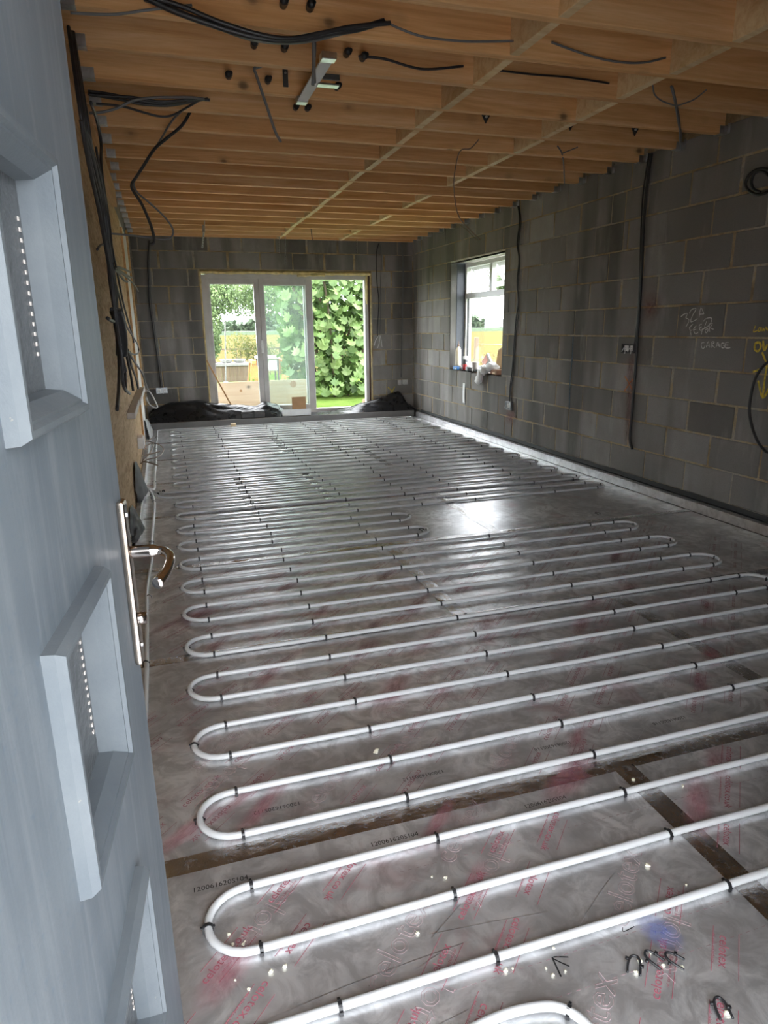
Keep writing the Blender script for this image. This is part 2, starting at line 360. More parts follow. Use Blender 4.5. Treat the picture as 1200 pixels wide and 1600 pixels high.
CABLES = {'r_long': [(-0.012, 4.726, 2.564), (-0.012, 4.745, 2.435), (-0.012, 4.758, 2.257), (-0.012, 4.742, 1.979), (-0.012, 4.717, 1.741), (-0.012, 4.7, 1.499), (-0.012, 4.697, 1.303), (-0.012, 4.708, 1.153)], 'r_long2': [(-0.012, 4.697, 2.557), (-0.012, 4.716, 2.385), (-0.012, 4.722, 2.16), (-0.012, 4.713, 1.929), (-0.012, 4.695, 1.691), (-0.012, 4.685, 1.45), (-0.012, 4.682, 1.253), (-0.012, 4.671, 1.053), (-0.012, 4.668, 0.797), (-0.012, 4.665, 0.588), (-0.012, 4.665, 0.401), (-0.012, 4.62, 0.317)], 'r_mid': [(-0.012, 6.758, 2.515), (-0.012, 6.705, 2.366), (-0.012, 6.742, 2.153), (-0.012, 6.687, 1.99), (-0.012, 6.71, 1.769), (-0.012, 6.665, 1.573), (-0.012, 6.705, 1.377), (-0.012, 6.726, 1.109), (-0.012, 6.748, 0.835), (-0.012, 6.778, 0.658), (-0.012, 6.78, 0.495)], 'r_mid2': [(-0.012, 6.731, 2.511), (-0.012, 6.676, 2.344), (-0.012, 6.712, 2.131), (-0.012, 6.67, 1.957), (-0.012, 6.69, 1.704), (-0.012, 6.654, 1.442), (-0.012, 6.703, 1.177), (-0.012, 6.715, 0.974), (-0.012, 6.728, 0.767), (-0.012, 6.761, 0.624), (-0.012, 6.735, 0.485)], 'r_arc': [(-0.03, 3.307, 1.106), (-0.03, 3.375, 1.08), (-0.03, 3.425, 1.03), (-0.03, 3.459, 0.959), (-0.03, 3.472, 0.855), (-0.03, 3.465, 0.752), (-0.03, 3.423, 0.653), (-0.03, 3.369, 0.577), (-0.03, 3.317, 0.535), (-0.03, 3.28, 0.52), (-0.03, 3.235, 0.54)], 'r_coil': [(-0.03, 3.493, 2.189), (-0.03, 3.593, 2.23), (-0.03, 3.666, 2.237), (-0.03, 3.716, 2.21), (-0.03, 3.73, 2.169), (-0.03, 3.697, 2.126), (-0.03, 3.632, 2.092), (-0.03, 3.569, 2.089), (-0.03, 3.525, 2.106), (-0.03, 3.534, 2.161), (-0.03, 3.6, 2.217), (-0.03, 3.664, 2.222), (-0.03, 3.686, 2.175), (-0.03, 3.658, 2.126), (-0.03, 3.605, 2.102)], 'fl_a': [(-3.703, 9.925, 2.455), (-3.746, 9.925, 2.185), (-3.762, 9.925, 1.944), (-3.779, 9.925, 1.7), (-3.767, 9.925, 1.41), (-3.755, 9.925, 1.116), (-3.742, 9.925, 0.815), (-3.735, 9.925, 0.545)], 'fl_b': [(-3.679, 9.925, 2.456), (-3.722, 9.925, 2.186), (-3.742, 9.925, 1.904), (-3.75, 9.925, 1.659), (-3.742, 9.925, 1.41), (-3.73, 9.925, 1.115), (-3.717, 9.925, 0.815), (-3.718, 9.925, 0.544)], 'fr_a': [(-0.537, 9.925, 2.494), (-0.578, 9.925, 2.319), (-0.574, 9.925, 1.966), (-0.549, 9.925, 1.696), (-0.574, 9.925, 1.331), (-0.577, 9.925, 1.174)], 'fr_b': [(-0.517, 9.925, 2.495), (-0.5, 9.925, 2.32), (-0.515, 9.925, 1.966), (-0.52, 9.925, 1.606), (-0.534, 9.925, 1.331), (-0.557, 9.925, 1.173)], 'fr_c': [(-0.212, 9.925, 2.51), (-0.173, 9.925, 2.37), (-0.165, 9.925, 2.059), (-0.178, 9.925, 1.604), (-0.19, 9.925, 1.139), (-0.204, 9.925, 0.566)], 'fr_ends': [(-0.564, 9.9, 1.201), (-0.615, 9.9, 1.128), (-0.637, 9.9, 1.054)], 'fr_ends2': [(-0.554, 9.9, 1.201), (-0.555, 9.9, 1.108), (-0.587, 9.9, 1.016)], 'fr_ends3': [(-0.544, 9.9, 1.201), (-0.525, 9.9, 1.117), (-0.516, 9.9, 1.033)], 'top_sag1': [(-3.593, 3.1, 2.545), (-3.492, 3.1, 2.51), (-3.351, 3.1, 2.478), (-3.203, 3.1, 2.453), (-3.075, 3.1, 2.45), (-2.969, 3.1, 2.467), (-2.86, 3.1, 2.498), (-2.75, 3.1, 2.523), (-2.637, 3.1, 2.563)], 'top_sag2': [(-3.594, 3.12, 2.545), (-3.495, 3.12, 2.524), (-3.361, 3.12, 2.488), (-3.201, 3.12, 2.452), (-3.058, 3.12, 2.452), (-2.938, 3.12, 2.473), (-2.8, 3.12, 2.514), (-2.66, 3.12, 2.556)], 'top_sag3': [(-3.559, 3.08, 2.537), (-3.456, 3.08, 2.519), (-3.327, 3.08, 2.484), (-3.18, 3.08, 2.457), (-3.052, 3.08, 2.452), (-2.919, 3.08, 2.483), (-2.783, 3.08, 2.52), (-2.616, 3.08, 2.551)], 'top_thin': [(-3.862, 3.12, 2.47), (-3.772, 3.12, 2.475), (-3.692, 3.12, 2.484), (-3.598, 3.12, 2.506), (-3.514, 3.12, 2.524), (-3.417, 3.12, 2.543)], 'drop_thick1': [(-2.946, 3.2, 2.655), (-2.935, 3.2, 2.598), (-2.921, 3.2, 2.53), (-2.921, 3.2, 2.459), (-2.924, 3.2, 2.387), (-2.93, 3.2, 2.331)], 'drop_thick2': [(-2.931, 3.22, 2.664), (-2.917, 3.22, 2.596), (-2.909, 3.22, 2.515), (-2.916, 3.22, 2.418), (-2.916, 3.22, 2.346)], 'drop_mid': [(-3.06, 3.75, 2.657), (-3.061, 3.75, 2.597), (-3.088, 3.75, 2.561), (-3.098, 3.75, 2.55), (-3.09, 3.75, 2.528), (-3.069, 3.75, 2.463), (-3.042, 3.75, 2.381), (-3.01, 3.75, 2.283), (-2.983, 3.75, 2.235)], 'drop_mid2': [(-2.904, 3.78, 2.665), (-2.953, 3.78, 2.644), (-3.003, 3.78, 2.601), (-3.052, 3.78, 2.577), (-3.09, 3.78, 2.562)], 'knee_black': [(-3.282, 4.62, 2.659), (-3.341, 4.62, 2.61), (-3.417, 4.62, 2.503), (-3.508, 4.62, 2.429), (-3.587, 4.62, 2.365), (-3.658, 4.62, 2.272), (-3.712, 4.62, 2.2), (-3.738, 4.62, 2.164), (-3.734, 4.62, 2.129), (-3.691, 4.62, 2.053), (-3.654, 4.62, 1.946), (-3.64, 4.62, 1.867), (-3.647, 4.62, 1.837), (-3.67, 4.62, 1.83)], 'knee_grey': [(-3.346, 4.66, 2.665), (-3.408, 4.66, 2.593), (-3.477, 4.66, 2.526), (-3.574, 4.66, 2.389), (-3.645, 4.66, 2.302), (-3.704, 4.66, 2.218), (-3.726, 4.66, 2.182), (-3.714, 4.66, 2.13), (-3.643, 4.66, 2.068), (-3.564, 4.66, 1.991), (-3.525, 4.66, 1.926), (-3.537, 4.66, 1.881), (-3.588, 4.66, 1.865), (-3.699, 4.66, 1.877), (-3.809, 4.66, 1.886), (-3.893, 4.66, 1.891)], 'nest1': [(-3.899, 4.25, 2.534), (-3.814, 4.25, 2.531), (-3.705, 4.25, 2.519), (-3.592, 4.25, 2.506), (-3.476, 4.25, 2.515), (-3.373, 4.25, 2.538), (-3.278, 4.25, 2.542)], 'nest2': [(-3.896, 4.28, 2.528), (-3.77, 4.28, 2.519), (-3.642, 4.28, 2.504), (-3.51, 4.28, 2.505), (-3.39, 4.28, 2.53), (-3.285, 4.28, 2.556)], 'nest3': [(-3.901, 4.22, 2.513), (-3.799, 4.22, 2.512), (-3.672, 4.22, 2.516), (-3.559, 4.22, 2.506), (-3.443, 4.22, 2.518), (-3.341, 4.22, 2.535)], 'nest4': [(-3.87, 4.3, 2.493), (-3.742, 4.3, 2.49), (-3.63, 4.3, 2.468), (-3.548, 4.3, 2.455), (-3.48, 4.3, 2.466), (-3.401, 4.3, 2.509), (-3.329, 4.3, 2.552)], 'nest_grey': [(-3.933, 4.2, 2.416), (-3.838, 4.2, 2.429), (-3.757, 4.2, 2.456), (-3.689, 4.2, 2.491), (-3.607, 4.2, 2.512), (-3.509, 4.2, 2.523), (-3.392, 4.2, 2.532), (-3.309, 4.2, 2.529)], 'rt_thin1': [(-2.637, 3.1, 2.563), (-2.552, 3.1, 2.539), (-2.45, 3.1, 2.523), (-2.286, 3.1, 2.524), (-2.163, 3.1, 2.534), (-2.031, 3.1, 2.549)], 'rt_thin2': [(-1.808, 3.15, 2.583), (-1.677, 3.15, 2.559), (-1.535, 3.15, 2.54), (-1.391, 3.15, 2.537), (-1.282, 3.15, 2.549), (-1.174, 3.15, 2.578)], 'rt_black1': [(-2.637, 3.5, 2.565), (-2.51, 3.5, 2.566), (-2.379, 3.5, 2.545), (-2.279, 3.5, 2.542), (-2.095, 3.5, 2.572)], 'rt_black2': [(-1.872, 3.55, 2.588), (-1.687, 3.55, 2.586), (-1.496, 3.55, 2.591), (-1.339, 3.55, 2.589), (-1.21, 3.55, 2.584)], 'rt_black3': [(-0.75, 3.9, 2.692), (-0.515, 3.9, 2.683), (-0.271, 3.9, 2.677), (-0.023, 3.9, 2.696), (0.236, 3.9, 2.698)], 'rt_drop1': [(-0.885, 3.45, 2.566), (-0.822, 3.5, 2.539), (-0.756, 3.55, 2.494), (-0.571, 3.75, 2.493), (-0.295, 4.05, 2.506), (-0.089, 4.3, 2.498)], 'rt_drop2': [(-0.876, 3.45, 2.563), (-0.79, 3.52, 2.521), (-0.554, 3.76, 2.496), (-0.295, 4.06, 2.497), (-0.071, 4.3, 2.487)], 'rt_tie1': [(-1.005, 3.45, 2.562), (-0.972, 3.47, 2.525), (-0.895, 3.5, 2.508), (-0.791, 3.52, 2.499)], 'rt_tie2': [(-0.693, 3.4, 2.551), (-0.725, 3.45, 2.516), (-0.766, 3.5, 2.502), (-0.791, 3.52, 2.496)], 'rt_drop3': [(-0.806, 4.72, 2.567), (-0.741, 4.76, 2.53), (-0.634, 4.9, 2.479), (-0.496, 5.1, 2.388)], 'rt_drop4': [(-0.649, 4.7, 2.564), (-0.704, 4.72, 2.544), (-0.748, 4.75, 2.527)], 'mid_thin': [(-1.595, 4.366, 2.477), (-1.652, 4.366, 2.422), (-1.717, 4.37, 2.408), (-1.691, 4.5, 2.362), (-1.664, 4.6, 2.265), (-1.648, 4.6, 2.126), (-1.617, 4.6, 2.045), (-1.558, 4.6, 1.986), (-1.458, 4.6, 1.909)], 'thin_far': [(-1.681, 9.185, 2.711), (-1.687, 9.185, 2.58), (-1.676, 9.185, 2.426)], 'thin_right': [(-0.05, 8.521, 2.691), (-0.05, 8.274, 2.567), (-0.05, 7.925, 2.427), (-0.05, 7.65, 2.288), (-0.05, 7.531, 2.295)], 'lb1': [(-3.86, 3.047, 2.099), (-3.86, 3.127, 2.053), (-3.86, 3.318, 2.002), (-3.86, 3.469, 1.917), (-3.86, 3.567, 1.799), (-3.86, 3.624, 1.666), (-3.86, 3.595, 1.549), (-3.86, 3.663, 1.434), (-3.86, 3.683, 1.313), (-3.86, 3.603, 1.192), (-3.86, 3.389, 1.084), (-3.86, 3.083, 0.999)], 'lb2': [(-3.86, 3.112, 2.116), (-3.86, 3.225, 2.053), (-3.86, 3.406, 1.982), (-3.86, 3.588, 1.884), (-3.86, 3.646, 1.753), (-3.86, 3.766, 1.649), (-3.86, 3.841, 1.533), (-3.86, 3.803, 1.376), (-3.86, 3.826, 1.248), (-3.86, 3.966, 1.11), (-3.86, 3.924, 1.062), (-3.86, 3.87, 1.008)], 'lb3': [(-3.85, 2.865, 2.047), (-3.85, 2.914, 1.982), (-3.85, 3.046, 1.901), (-3.85, 3.233, 1.816), (-3.85, 3.364, 1.707), (-3.85, 3.469, 1.61), (-3.85, 3.535, 1.502), (-3.85, 3.527, 1.372), (-3.85, 3.597, 1.253), (-3.85, 3.547, 1.148), (-3.85, 3.575, 1.054), (-3.85, 4.03, 0.984)], 'lb4': [(-3.86, 3.7, 2.334), (-3.86, 4.038, 2.341), (-3.86, 4.158, 2.267), (-3.86, 3.931, 2.114), (-3.86, 3.955, 2.001), (-3.86, 4.064, 1.881), (-3.86, 4.0, 1.733), (-3.86, 3.919, 1.631)], 'lb5': [(-3.86, 3.698, 2.148), (-3.86, 3.855, 2.013), (-3.86, 4.098, 1.902), (-3.86, 4.093, 1.758), (-3.86, 4.348, 1.63), (-3.86, 4.61, 1.5), (-3.86, 5.013, 1.391), (-3.86, 5.452, 1.283), (-3.86, 5.556, 1.235)], 'lb6': [(-3.85, 3.8, 1.652), (-3.85, 3.833, 1.564), (-3.85, 4.115, 1.481), (-3.85, 4.404, 1.365), (-3.85, 5.2, 1.285), (-3.85, 6.021, 1.211), (-3.85, 6.126, 1.147), (-3.85, 5.182, 1.157), (-3.85, 4.482, 1.196)], 'lb7': [(-3.86, 4.555, 1.202), (-3.86, 4.766, 1.106), (-3.86, 5.223, 0.994), (-3.86, 5.458, 0.898)], 'lb8': [(-3.85, 4.224, 1.222), (-3.85, 5.056, 1.114), (-3.85, 6.356, 0.959), (-3.85, 7.126, 0.808), (-3.85, 8.461, 0.598), (-3.85, 9.258, 0.488)], 'lb9': [(-3.86, 4.285, 1.22), (-3.86, 4.411, 1.142), (-3.86, 4.581, 1.036), (-3.86, 4.644, 0.951)], 'lb10': [(-3.86, 4.035, 1.641), (-3.86, 4.443, 1.68), (-3.86, 5.089, 1.724), (-3.86, 6.487, 1.807)], 'lb11': [(-3.86, 4.172, 1.658), (-3.86, 4.857, 1.686), (-3.86, 5.606, 1.719), (-3.86, 6.653, 1.772)], 'lb12': [(-3.86, 4.035, 1.641), (-3.86, 4.645, 1.651), (-3.86, 5.091, 1.65), (-3.86, 5.596, 1.673)], 'lb13': [(-3.86, 4.207, 1.647), (-3.86, 5.007, 1.685), (-3.86, 6.133, 1.717), (-3.86, 7.491, 1.743), (-3.86, 8.245, 1.738)], 'lb14': [(-3.86, 3.036, 1.634), (-3.86, 3.28, 1.677), (-3.86, 3.581, 1.712), (-3.86, 3.781, 1.71)], 'lb15': [(-3.86, 3.152, 1.375), (-3.86, 3.451, 1.366), (-3.86, 3.951, 1.368), (-3.86, 4.447, 1.391), (-3.86, 4.44, 1.42)], 'lb16': [(-3.86, 3.46, 1.42), (-3.86, 3.806, 1.432), (-3.86, 4.122, 1.424), (-3.86, 3.946, 1.394)], 'white_loop': [(-3.917, 8.0, 0.662), (-3.856, 8.0, 0.667), (-3.821, 8.0, 0.616), (-3.788, 8.0, 0.529), (-3.779, 8.0, 0.485), (-3.807, 8.0, 0.48), (-3.858, 8.0, 0.518), (-3.891, 8.0, 0.59)], 'white_loop2': [(-3.883, 8.0, 0.604), (-3.864, 8.0, 0.525), (-3.82, 8.0, 0.487)], 'nest_fl0': [(-4.002, 6.656, 0.12), (-3.946, 7.453, 0.12), (-3.853, 7.764, 0.12), (-3.753, 7.376, 0.12), (-3.783, 6.919, 0.12), (-3.9, 6.752, 0.12), (-4.002, 6.656, 0.12)], 'nest_fl1': [(-4.013, 6.673, 0.13), (-4.002, 7.414, 0.13), (-3.934, 7.824, 0.13), (-3.851, 7.654, 0.13), (-3.881, 7.05, 0.13), (-3.976, 6.592, 0.13)], 'nest_fl2': [(-4.007, 6.55, 0.14), (-3.893, 6.505, 0.14), (-3.796, 6.308, 0.14)], 'nest_fl3': [(-4.001, 6.729, 0.15), (-3.945, 6.813, 0.15), (-3.841, 6.917, 0.15), (-3.781, 7.007, 0.15)], 'nest_fl4': [(-3.94, 7.633, 0.16), (-3.902, 7.709, 0.16), (-3.851, 7.925, 0.16)], 'nest_fl5': [(-4.005, 6.293, 0.17), (-3.983, 6.969, 0.17), (-3.964, 7.578, 0.17), (-3.962, 8.051, 0.17)]}
WALL_MARKS = {'white': [[(4.218, 1.369), (4.185, 1.387), (4.154, 1.39), (4.165, 1.361), (4.134, 1.349), (4.137, 1.324), (4.156, 1.297)], [(4.133, 1.389), (4.121, 1.414), (4.082, 1.425), (4.075, 1.413), (4.1, 1.378), (4.114, 1.333), (4.074, 1.341), (4.049, 1.354)], [(4.034, 1.361), (4.027, 1.426), (3.991, 1.384)], [(4.034, 1.383), (3.994, 1.384)], [(4.119, 1.293), (4.094, 1.237)], [(4.119, 1.293), (4.088, 1.316)], [(4.11, 1.269), (4.085, 1.277)], [(4.054, 1.305), (4.075, 1.28), (4.055, 1.249), (4.028, 1.259)], [(4.072, 1.277), (4.05, 1.28)], [(4.0, 1.316), (4.025, 1.305), (4.009, 1.273), (3.976, 1.287)], [(4.019, 1.29), (3.997, 1.297)], [(3.993, 1.333), (3.962, 1.354), (3.914, 1.353), (3.926, 1.312), (3.972, 1.291), (3.959, 1.333)], [(3.99, 1.284), (3.994, 1.245)], [(3.99, 1.28), (3.966, 1.287)], [(3.942, 1.287), (3.964, 1.273), (3.951, 1.256), (3.937, 1.27), (3.942, 1.287)], [(3.919, 1.263), (3.931, 1.312), (3.903, 1.319), (3.918, 1.291), (3.885, 1.28)], [(3.958, 1.19), (3.985, 1.184), (3.978, 1.155), (3.958, 1.15), (3.948, 1.17)], [(3.936, 1.156), (3.923, 1.196), (3.902, 1.157)], [(3.933, 1.171), (3.906, 1.171)], [(3.887, 1.154), (3.889, 1.194), (3.865, 1.193), (3.884, 1.175), (3.854, 1.157)], [(3.845, 1.159), (3.833, 1.194), (3.812, 1.161)], [(3.842, 1.173), (3.817, 1.173)], [(3.773, 1.188), (3.798, 1.187), (3.799, 1.163), (3.775, 1.157), (3.768, 1.173), (3.784, 1.173)], [(3.738, 1.195), (3.762, 1.192), (3.761, 1.159), (3.718, 1.159)], [(3.761, 1.176), (3.737, 1.176)]], 'yellow_thin': [[(3.533, 1.303), (3.542, 1.264), (3.512, 1.274)], [(3.502, 1.29), (3.507, 1.27), (3.491, 1.27), (3.492, 1.288), (3.502, 1.29)], [(3.482, 1.291), (3.475, 1.27), (3.466, 1.286), (3.459, 1.27), (3.451, 1.296)], [(3.451, 1.296), (3.436, 1.274), (3.429, 1.302)]], 'yellow_thick': [[(3.491, 1.2), (3.516, 1.189), (3.512, 1.153), (3.486, 1.144), (3.47, 1.168), (3.478, 1.193), (3.491, 1.2)], [(3.457, 1.21), (3.439, 1.149), (3.421, 1.188)], [(3.453, 1.139), (3.41, 1.073)], [(3.506, 1.012), (3.451, 1.032), (3.401, 1.07), (3.37, 1.094)], [(3.401, 1.07), (3.405, 0.975), (3.401, 0.857)], [(3.455, 0.959), (3.401, 0.854), (3.364, 0.92)]], 'orange': [[(4.804, 0.901), (4.748, 0.852), (4.692, 0.795)], [(4.691, 0.891), (4.74, 0.844), (4.795, 0.782)]], 'red': [[(4.703, 1.08), (4.698, 0.995), (4.707, 0.855), (4.704, 0.679), (4.709, 0.562)]], 'blue': [[(5.605, 1.217), (5.6, 1.011), (5.612, 0.79), (5.595, 0.547)]]}
FAR_MARKS = {'yellow': [[(-0.419, 0.427), (-0.316, 0.325)], [(-0.305, 0.432), (-0.379, 0.318)]]}
# ------------------------------------------------------------------ room dimensions
W_L, D_F, Z_J, H_J = -3.95, 9.94, 2.515, 0.225
Z_TOP = Z_J + H_J
# ================================================================== FLOOR: foil insulation boards and tape
floor = empty('floor', kind='structure')
tag(floor, 'silver foil faced insulation boards laid across the room floor')
part('floor_slab', MB().box(-4.2, 0.3, -1.0, 10.2, -.22, -.101), M_RENDER, floor)
ROWS = [(.30, 1.51, [-2.41]), (1.51, 2.67, [-1.59]), (2.67, 3.83, [-2.42]), (3.83, 4.99, [-1.645]), (4.99, 6.15, [-3.12, -2.49]),
        (6.15, 7.31, [-1.62]), (7.31, 8.47, [-2.45]), (8.47, 9.62, [-1.6])]
boards = []
for (y0, y1, xs) in [(-.85, .30, [-1.6])]+ROWS:
    e = [W_L+.01]+xs+[-.085]
    for a, b in zip(e[:-1], e[1:]):
        cx, cy = (a+b)/2, (y0+y1)/2; hx, hy = (b-a)/2-.0015, (y1-y0)/2-.0015
        o = link('insulation_board', MB().box(-hx, hx, -hy, hy, -.1, 0).mesh('insulation_board', M_FOIL, bevel=.002), floor,
                 (cx, cy, R.uniform(-.0006, .0006)))
        boards.append((a, b, y0, y1))
def tape(x0, y0, x1, y1, wd=.075, seed=0):
    L = math.hypot(x1-x0, y1-y0); n = max(8, int(L/.018)); dx, dy = (x1-x0)/L, (y1-y0)/L
    def fn(u, v):
        s = u*L; t = (v-.5)*wd
        ed = 1 if 0 < v < 1 else 0
        h = .0012+ed*max(0, .0026*nz(s*26+seed, v*3, seed*1.7)+.0065*max(0, nz(s*6+seed*3, v*4.4, 1.3))*math.exp(-((v-.5-.12*nz(s*1.5, seed, 3))/.16)**2))
        t += .006*nz(s*1.1, seed, .4)
        return (x0+dx*s-dy*t-(x0+x1)/2, y0+dy*s+dx*t-(y0+y1)/2, h)
    me = MB().grid(fn, n, 6).mesh('foil_tape', M_TAPE, True)
    return link('foil_tape', me, floor, ((x0+x1)/2, (y0+y1)/2, 0))
k = 0
for y in (1.505, 2.668, 3.832, 4.99, 6.15, 7.31, 8.47):
    tape(W_L+.02, y, -.09, y, .060, k); k += 1
for (y0, y1, xs) in ROWS:
    for x in xs: tape(x, y0+.02, x, y1-.02, .070, k); k += 1
# printed lettering of the boards
def text_mesh(name, body, size, mat, outline=False, shear=0.):
    cu = bpy.data.curves.new(name, 'FONT'); cu.body = body; cu.size = size; cu.resolution_u = 2; cu.align_x = 'CENTER'; cu.align_y = 'CENTER'; cu.shear = shear
    if outline: cu.fill_mode = 'NONE'; cu.bevel_depth = .00045; cu.bevel_resolution = 0
    ob = bpy.data.objects.new(name, cu); col.objects.link(ob)
    dg = bpy.context.evaluated_depsgraph_get(); me = bpy.data.meshes.new_from_object(ob.evaluated_get(dg)); me.name = name
    bpy.data.objects.remove(ob); bpy.data.curves.remove(cu)
    me.materials.clear(); me.materials.append(mat); return me
T_SITE = text_mesh('print_site', 'celotex.co.uk', .029, M_RED); T_NAME = text_mesh('print_name', 'celotex', .029, M_RED)
T_SMALL = text_mesh('print_small', 'tel. sales and technical', .009, M_RED)
T_BIG = text_mesh('print_big', 'celotex', .085, M_OUTL, True)
T_SITEF = T_SITE.copy(); T_SITEF.materials.clear(); T_SITEF.materials.append(M_REDF)
T_NAMEF = T_NAME.copy(); T_NAMEF.materials.clear(); T_NAMEF.materials.append(M_REDF)
rule = MB().box(-.062, .062, -.0006, .0006, 0, .0003).mesh('print_rule', M_RED); rulef = rule.copy(); rulef.materials.clear(); rulef.materials.append(M_REDF)
q45 = math.pi/4
def inside(x, y, mg):
    for (a, b, y0, y1) in boards:
        if a+mg < x < b-mg and y0+mg < y < y1-mg: return True
    return False
printed = empty('board_print', kind=None)
bpy.data.objects.remove(printed)
def pr(me, x, y, rz, name='printed_lettering', z=.0016):
    return link(name, me, floor, (x, y, z), (0, 0, rz))
for (fwd, c0) in ((False, -4.68), (True, -4.25), (False, -4.08), (True, -3.65), (False, -3.48), (True, -4.85), (False, -5.28), (True, -5.45),
                  (False, -5.88), (True, -6.05), (True, -3.05), (False, -2.88), (True, -6.65), (False, -6.48), (False, -7.08), (True, -7.25)):
    # band follows X - Y = c0 ; parameter s = X + Y
    s = -4.2+(.13 if fwd else 0)
    j = 0
    while s < 3.2:
        x, y = (s+c0)/2, (s-c0)/2
        if y < 3.75 and inside(x, y, .075) and x < -.3:
            rz = q45 if fwd else q45+math.pi
            far = y > 1.5
            nx, ny = math.sin(q45), -math.cos(q45)
            if far:
                pr(T_SITEF if j % 2 == 0 else T_NAMEF, x, y, rz)
                for of in (-.022, .03): pr(rulef, x+nx*of, y+ny*of, rz, 'printed_rule')
            else:
                pr(T_SITE if j % 2 == 0 else T_NAME, x, y, rz)
                pr(T_SMALL, x+nx*.02*(1 if fwd else -1), y+ny*.02*(1 if fwd else -1), rz)
                for of in (-.022, .03): pr(rule, x+nx*of, y+ny*of, rz, 'printed_rule')
            if y < 2.6 and j % 2 == 1 and inside(x-nx*.1, y-ny*.1, .11): pr(T_BIG, x-nx*.1, y-ny*.1, rz, 'printed_logo')
        s += .275; j += 1
for (body, x, y, rz) in (('120061620S104', -3.634, 1.415, 0), ('120061620S104', -3.178, 1.42, 0), ('120061620S104', -2.72, 1.42, 0),
                         ('120061620S112', -3.458, 1.642, math.pi), ('120061620S112', -3.01, 1.643, math.pi), ('120061620S118', -2.557, 1.648, math.pi), ('120061620S118', -2.1, 1.646, math.pi)):
    pr(text_mesh('stamp', body, .021, M_INK), x, y, rz, 'stamped_number')
def strokes(name, polys, wd, mat, parent, to3, label=None, cat=None, lift=.0012):
    """hand drawn marks: thin flat ribbons lying on a surface; to3(u, v, h) gives the point h above it"""
    mb = MB()
    for poly in polys:
        pts = smoothpath([(p[0], p[1], 0) for p in poly], 4) if len(poly) > 2 else [Vector((*p, 0)) for p in poly]
        vs = []; n = len(pts)
        for i, p in enumerate(pts):
            t = pts[min(i+1, n-1)]-pts[max(i-1, 0)]; t = t.normalized() if t.length > 1e-9 else Vector((1, 0, 0))
            nn = Vector((-t.y, t.x, 0))*wd*.5*(.75+.5*abs(nz(i*.7, p.x*9, p.y*9)))
            vs += [to3(p.x+nn.x, p.y+nn.y, lift), to3(p.x-nn.x, p.y-nn.y, lift)]
        mb.add(vs, [(2*i, 2*i+1, 2*i+3, 2*i+2) for i in range(n-1)])
    o = part(name, mb, mat, parent); 
    if label: tag(o, label, cat)
    return o
onfloor = lambda u, v, h: (u, v, h)
strokes('marker_arrow', [[(-2.93, .972), (-2.964, .982), (-2.94, .952)], [(-2.964, .982), (-2.97, .937)]], .0035, M_INK, floor, onfloor, 'small black hand drawn arrow on the foil')
strokes('marker_tick', [[(-2.745, .992), (-2.777, .988), (-2.772, .998)]], .0025, M_INK, floor, onfloor)
def spray_patch(x, y, sx_, sy_, rz, mat, name, label=None):
    o = link(name, MB().grid(lambda u, v: (u*2-1, v*2-1, 0), 4, 4).mesh(name, mat), floor, (x, y, .0022), (0, 0, rz), (sx_, sy_, 1))
    return tag(o, label) if label else o
spray_patch(-2.70, .962, .045, .06, .3, M_SPRAYB, 'blue_spray_mark', 'faint blue spray mark on the foil')
for i in range(46):
    yy = .75+R.random()**.8*2.6; xx = -3.75+R.random()*2.9
    spray_patch(xx, yy, R.uniform(.025, .05), R.uniform(.08, .20), -q45+R.uniform(-.15, .15), M_SPRAYR, 'red_print_smear')
scr = []
for i in range(60):
    x, y = -3.7+R.random()*2.6, .72+R.random()**1.5*1.7; a = R.gauss(.25, .5); L = R.uniform(.03, .22)
    scr.append([(x, y), (x+L*.5*math.cos(a), y+L*.5*math.sin(a)+R.uniform(-.006, .006)), (x+L*math.cos(a), y+L*math.sin(a))])
scr.append([(-3.64, 1.03), (-3.4, 1.06), (-3.13, 1.075)]); scr.append([(-3.2, 1.12), (-3.05, 1.105), (-2.92, 1.09)])
strokes('foil_scratch', scr, .0013, M_BRIGHT, floor, onfloor, lift=.0018)
perf = []
for yy in (.98, .90, 1.2, 1.31):
    for i in range(60):
        x = -3.2+i*.022
        if inside(x, yy, .03): perf.append([(x, yy), (x+.011, yy)])
strokes('dashed_guide_line', perf, .0016, M_OUTL, floor, onfloor)

# upstands round the edge
tag(part('edge_upstand', MB().box(-.085, -.035, -.2, 9.6, 0.001, .070), M_FOIL2, None, bevel=.003),
    'pale foil upstand strip along the foot of the right block wall', 'upstand', 'perimeter upstand strips')
tag(part('edge_upstand', MB().box(-3.90, -.1, 9.625, 9.65, 0.001, .092), M_GREYUP, None, bevel=.003),
    'dark grey upstand strip below the patio door', 'upstand', 'perimeter upstand strips')
tag(part('edge_upstand', MB().box(-3.945, -3.905, 4.6, 9.62, 0.001, .092), M_FOIL2, None, bevel=.003),
    'pale foil upstand strip along the boarded wall beside the door', 'upstand', 'perimeter upstand strips')
tag(part('polythene_strip', MB().grid(lambda u, v: ((-.0345, -.020, -.0045, -.0045)[round(v*3)], -.2+u*9.8, (.071, .066, .070, .106)[round(v*3)]+.004*nz(u*40, v, 2)), 160, 3), M_GASKET),
    'thin black polythene edge showing between right wall and foil upstand', 'polythene')

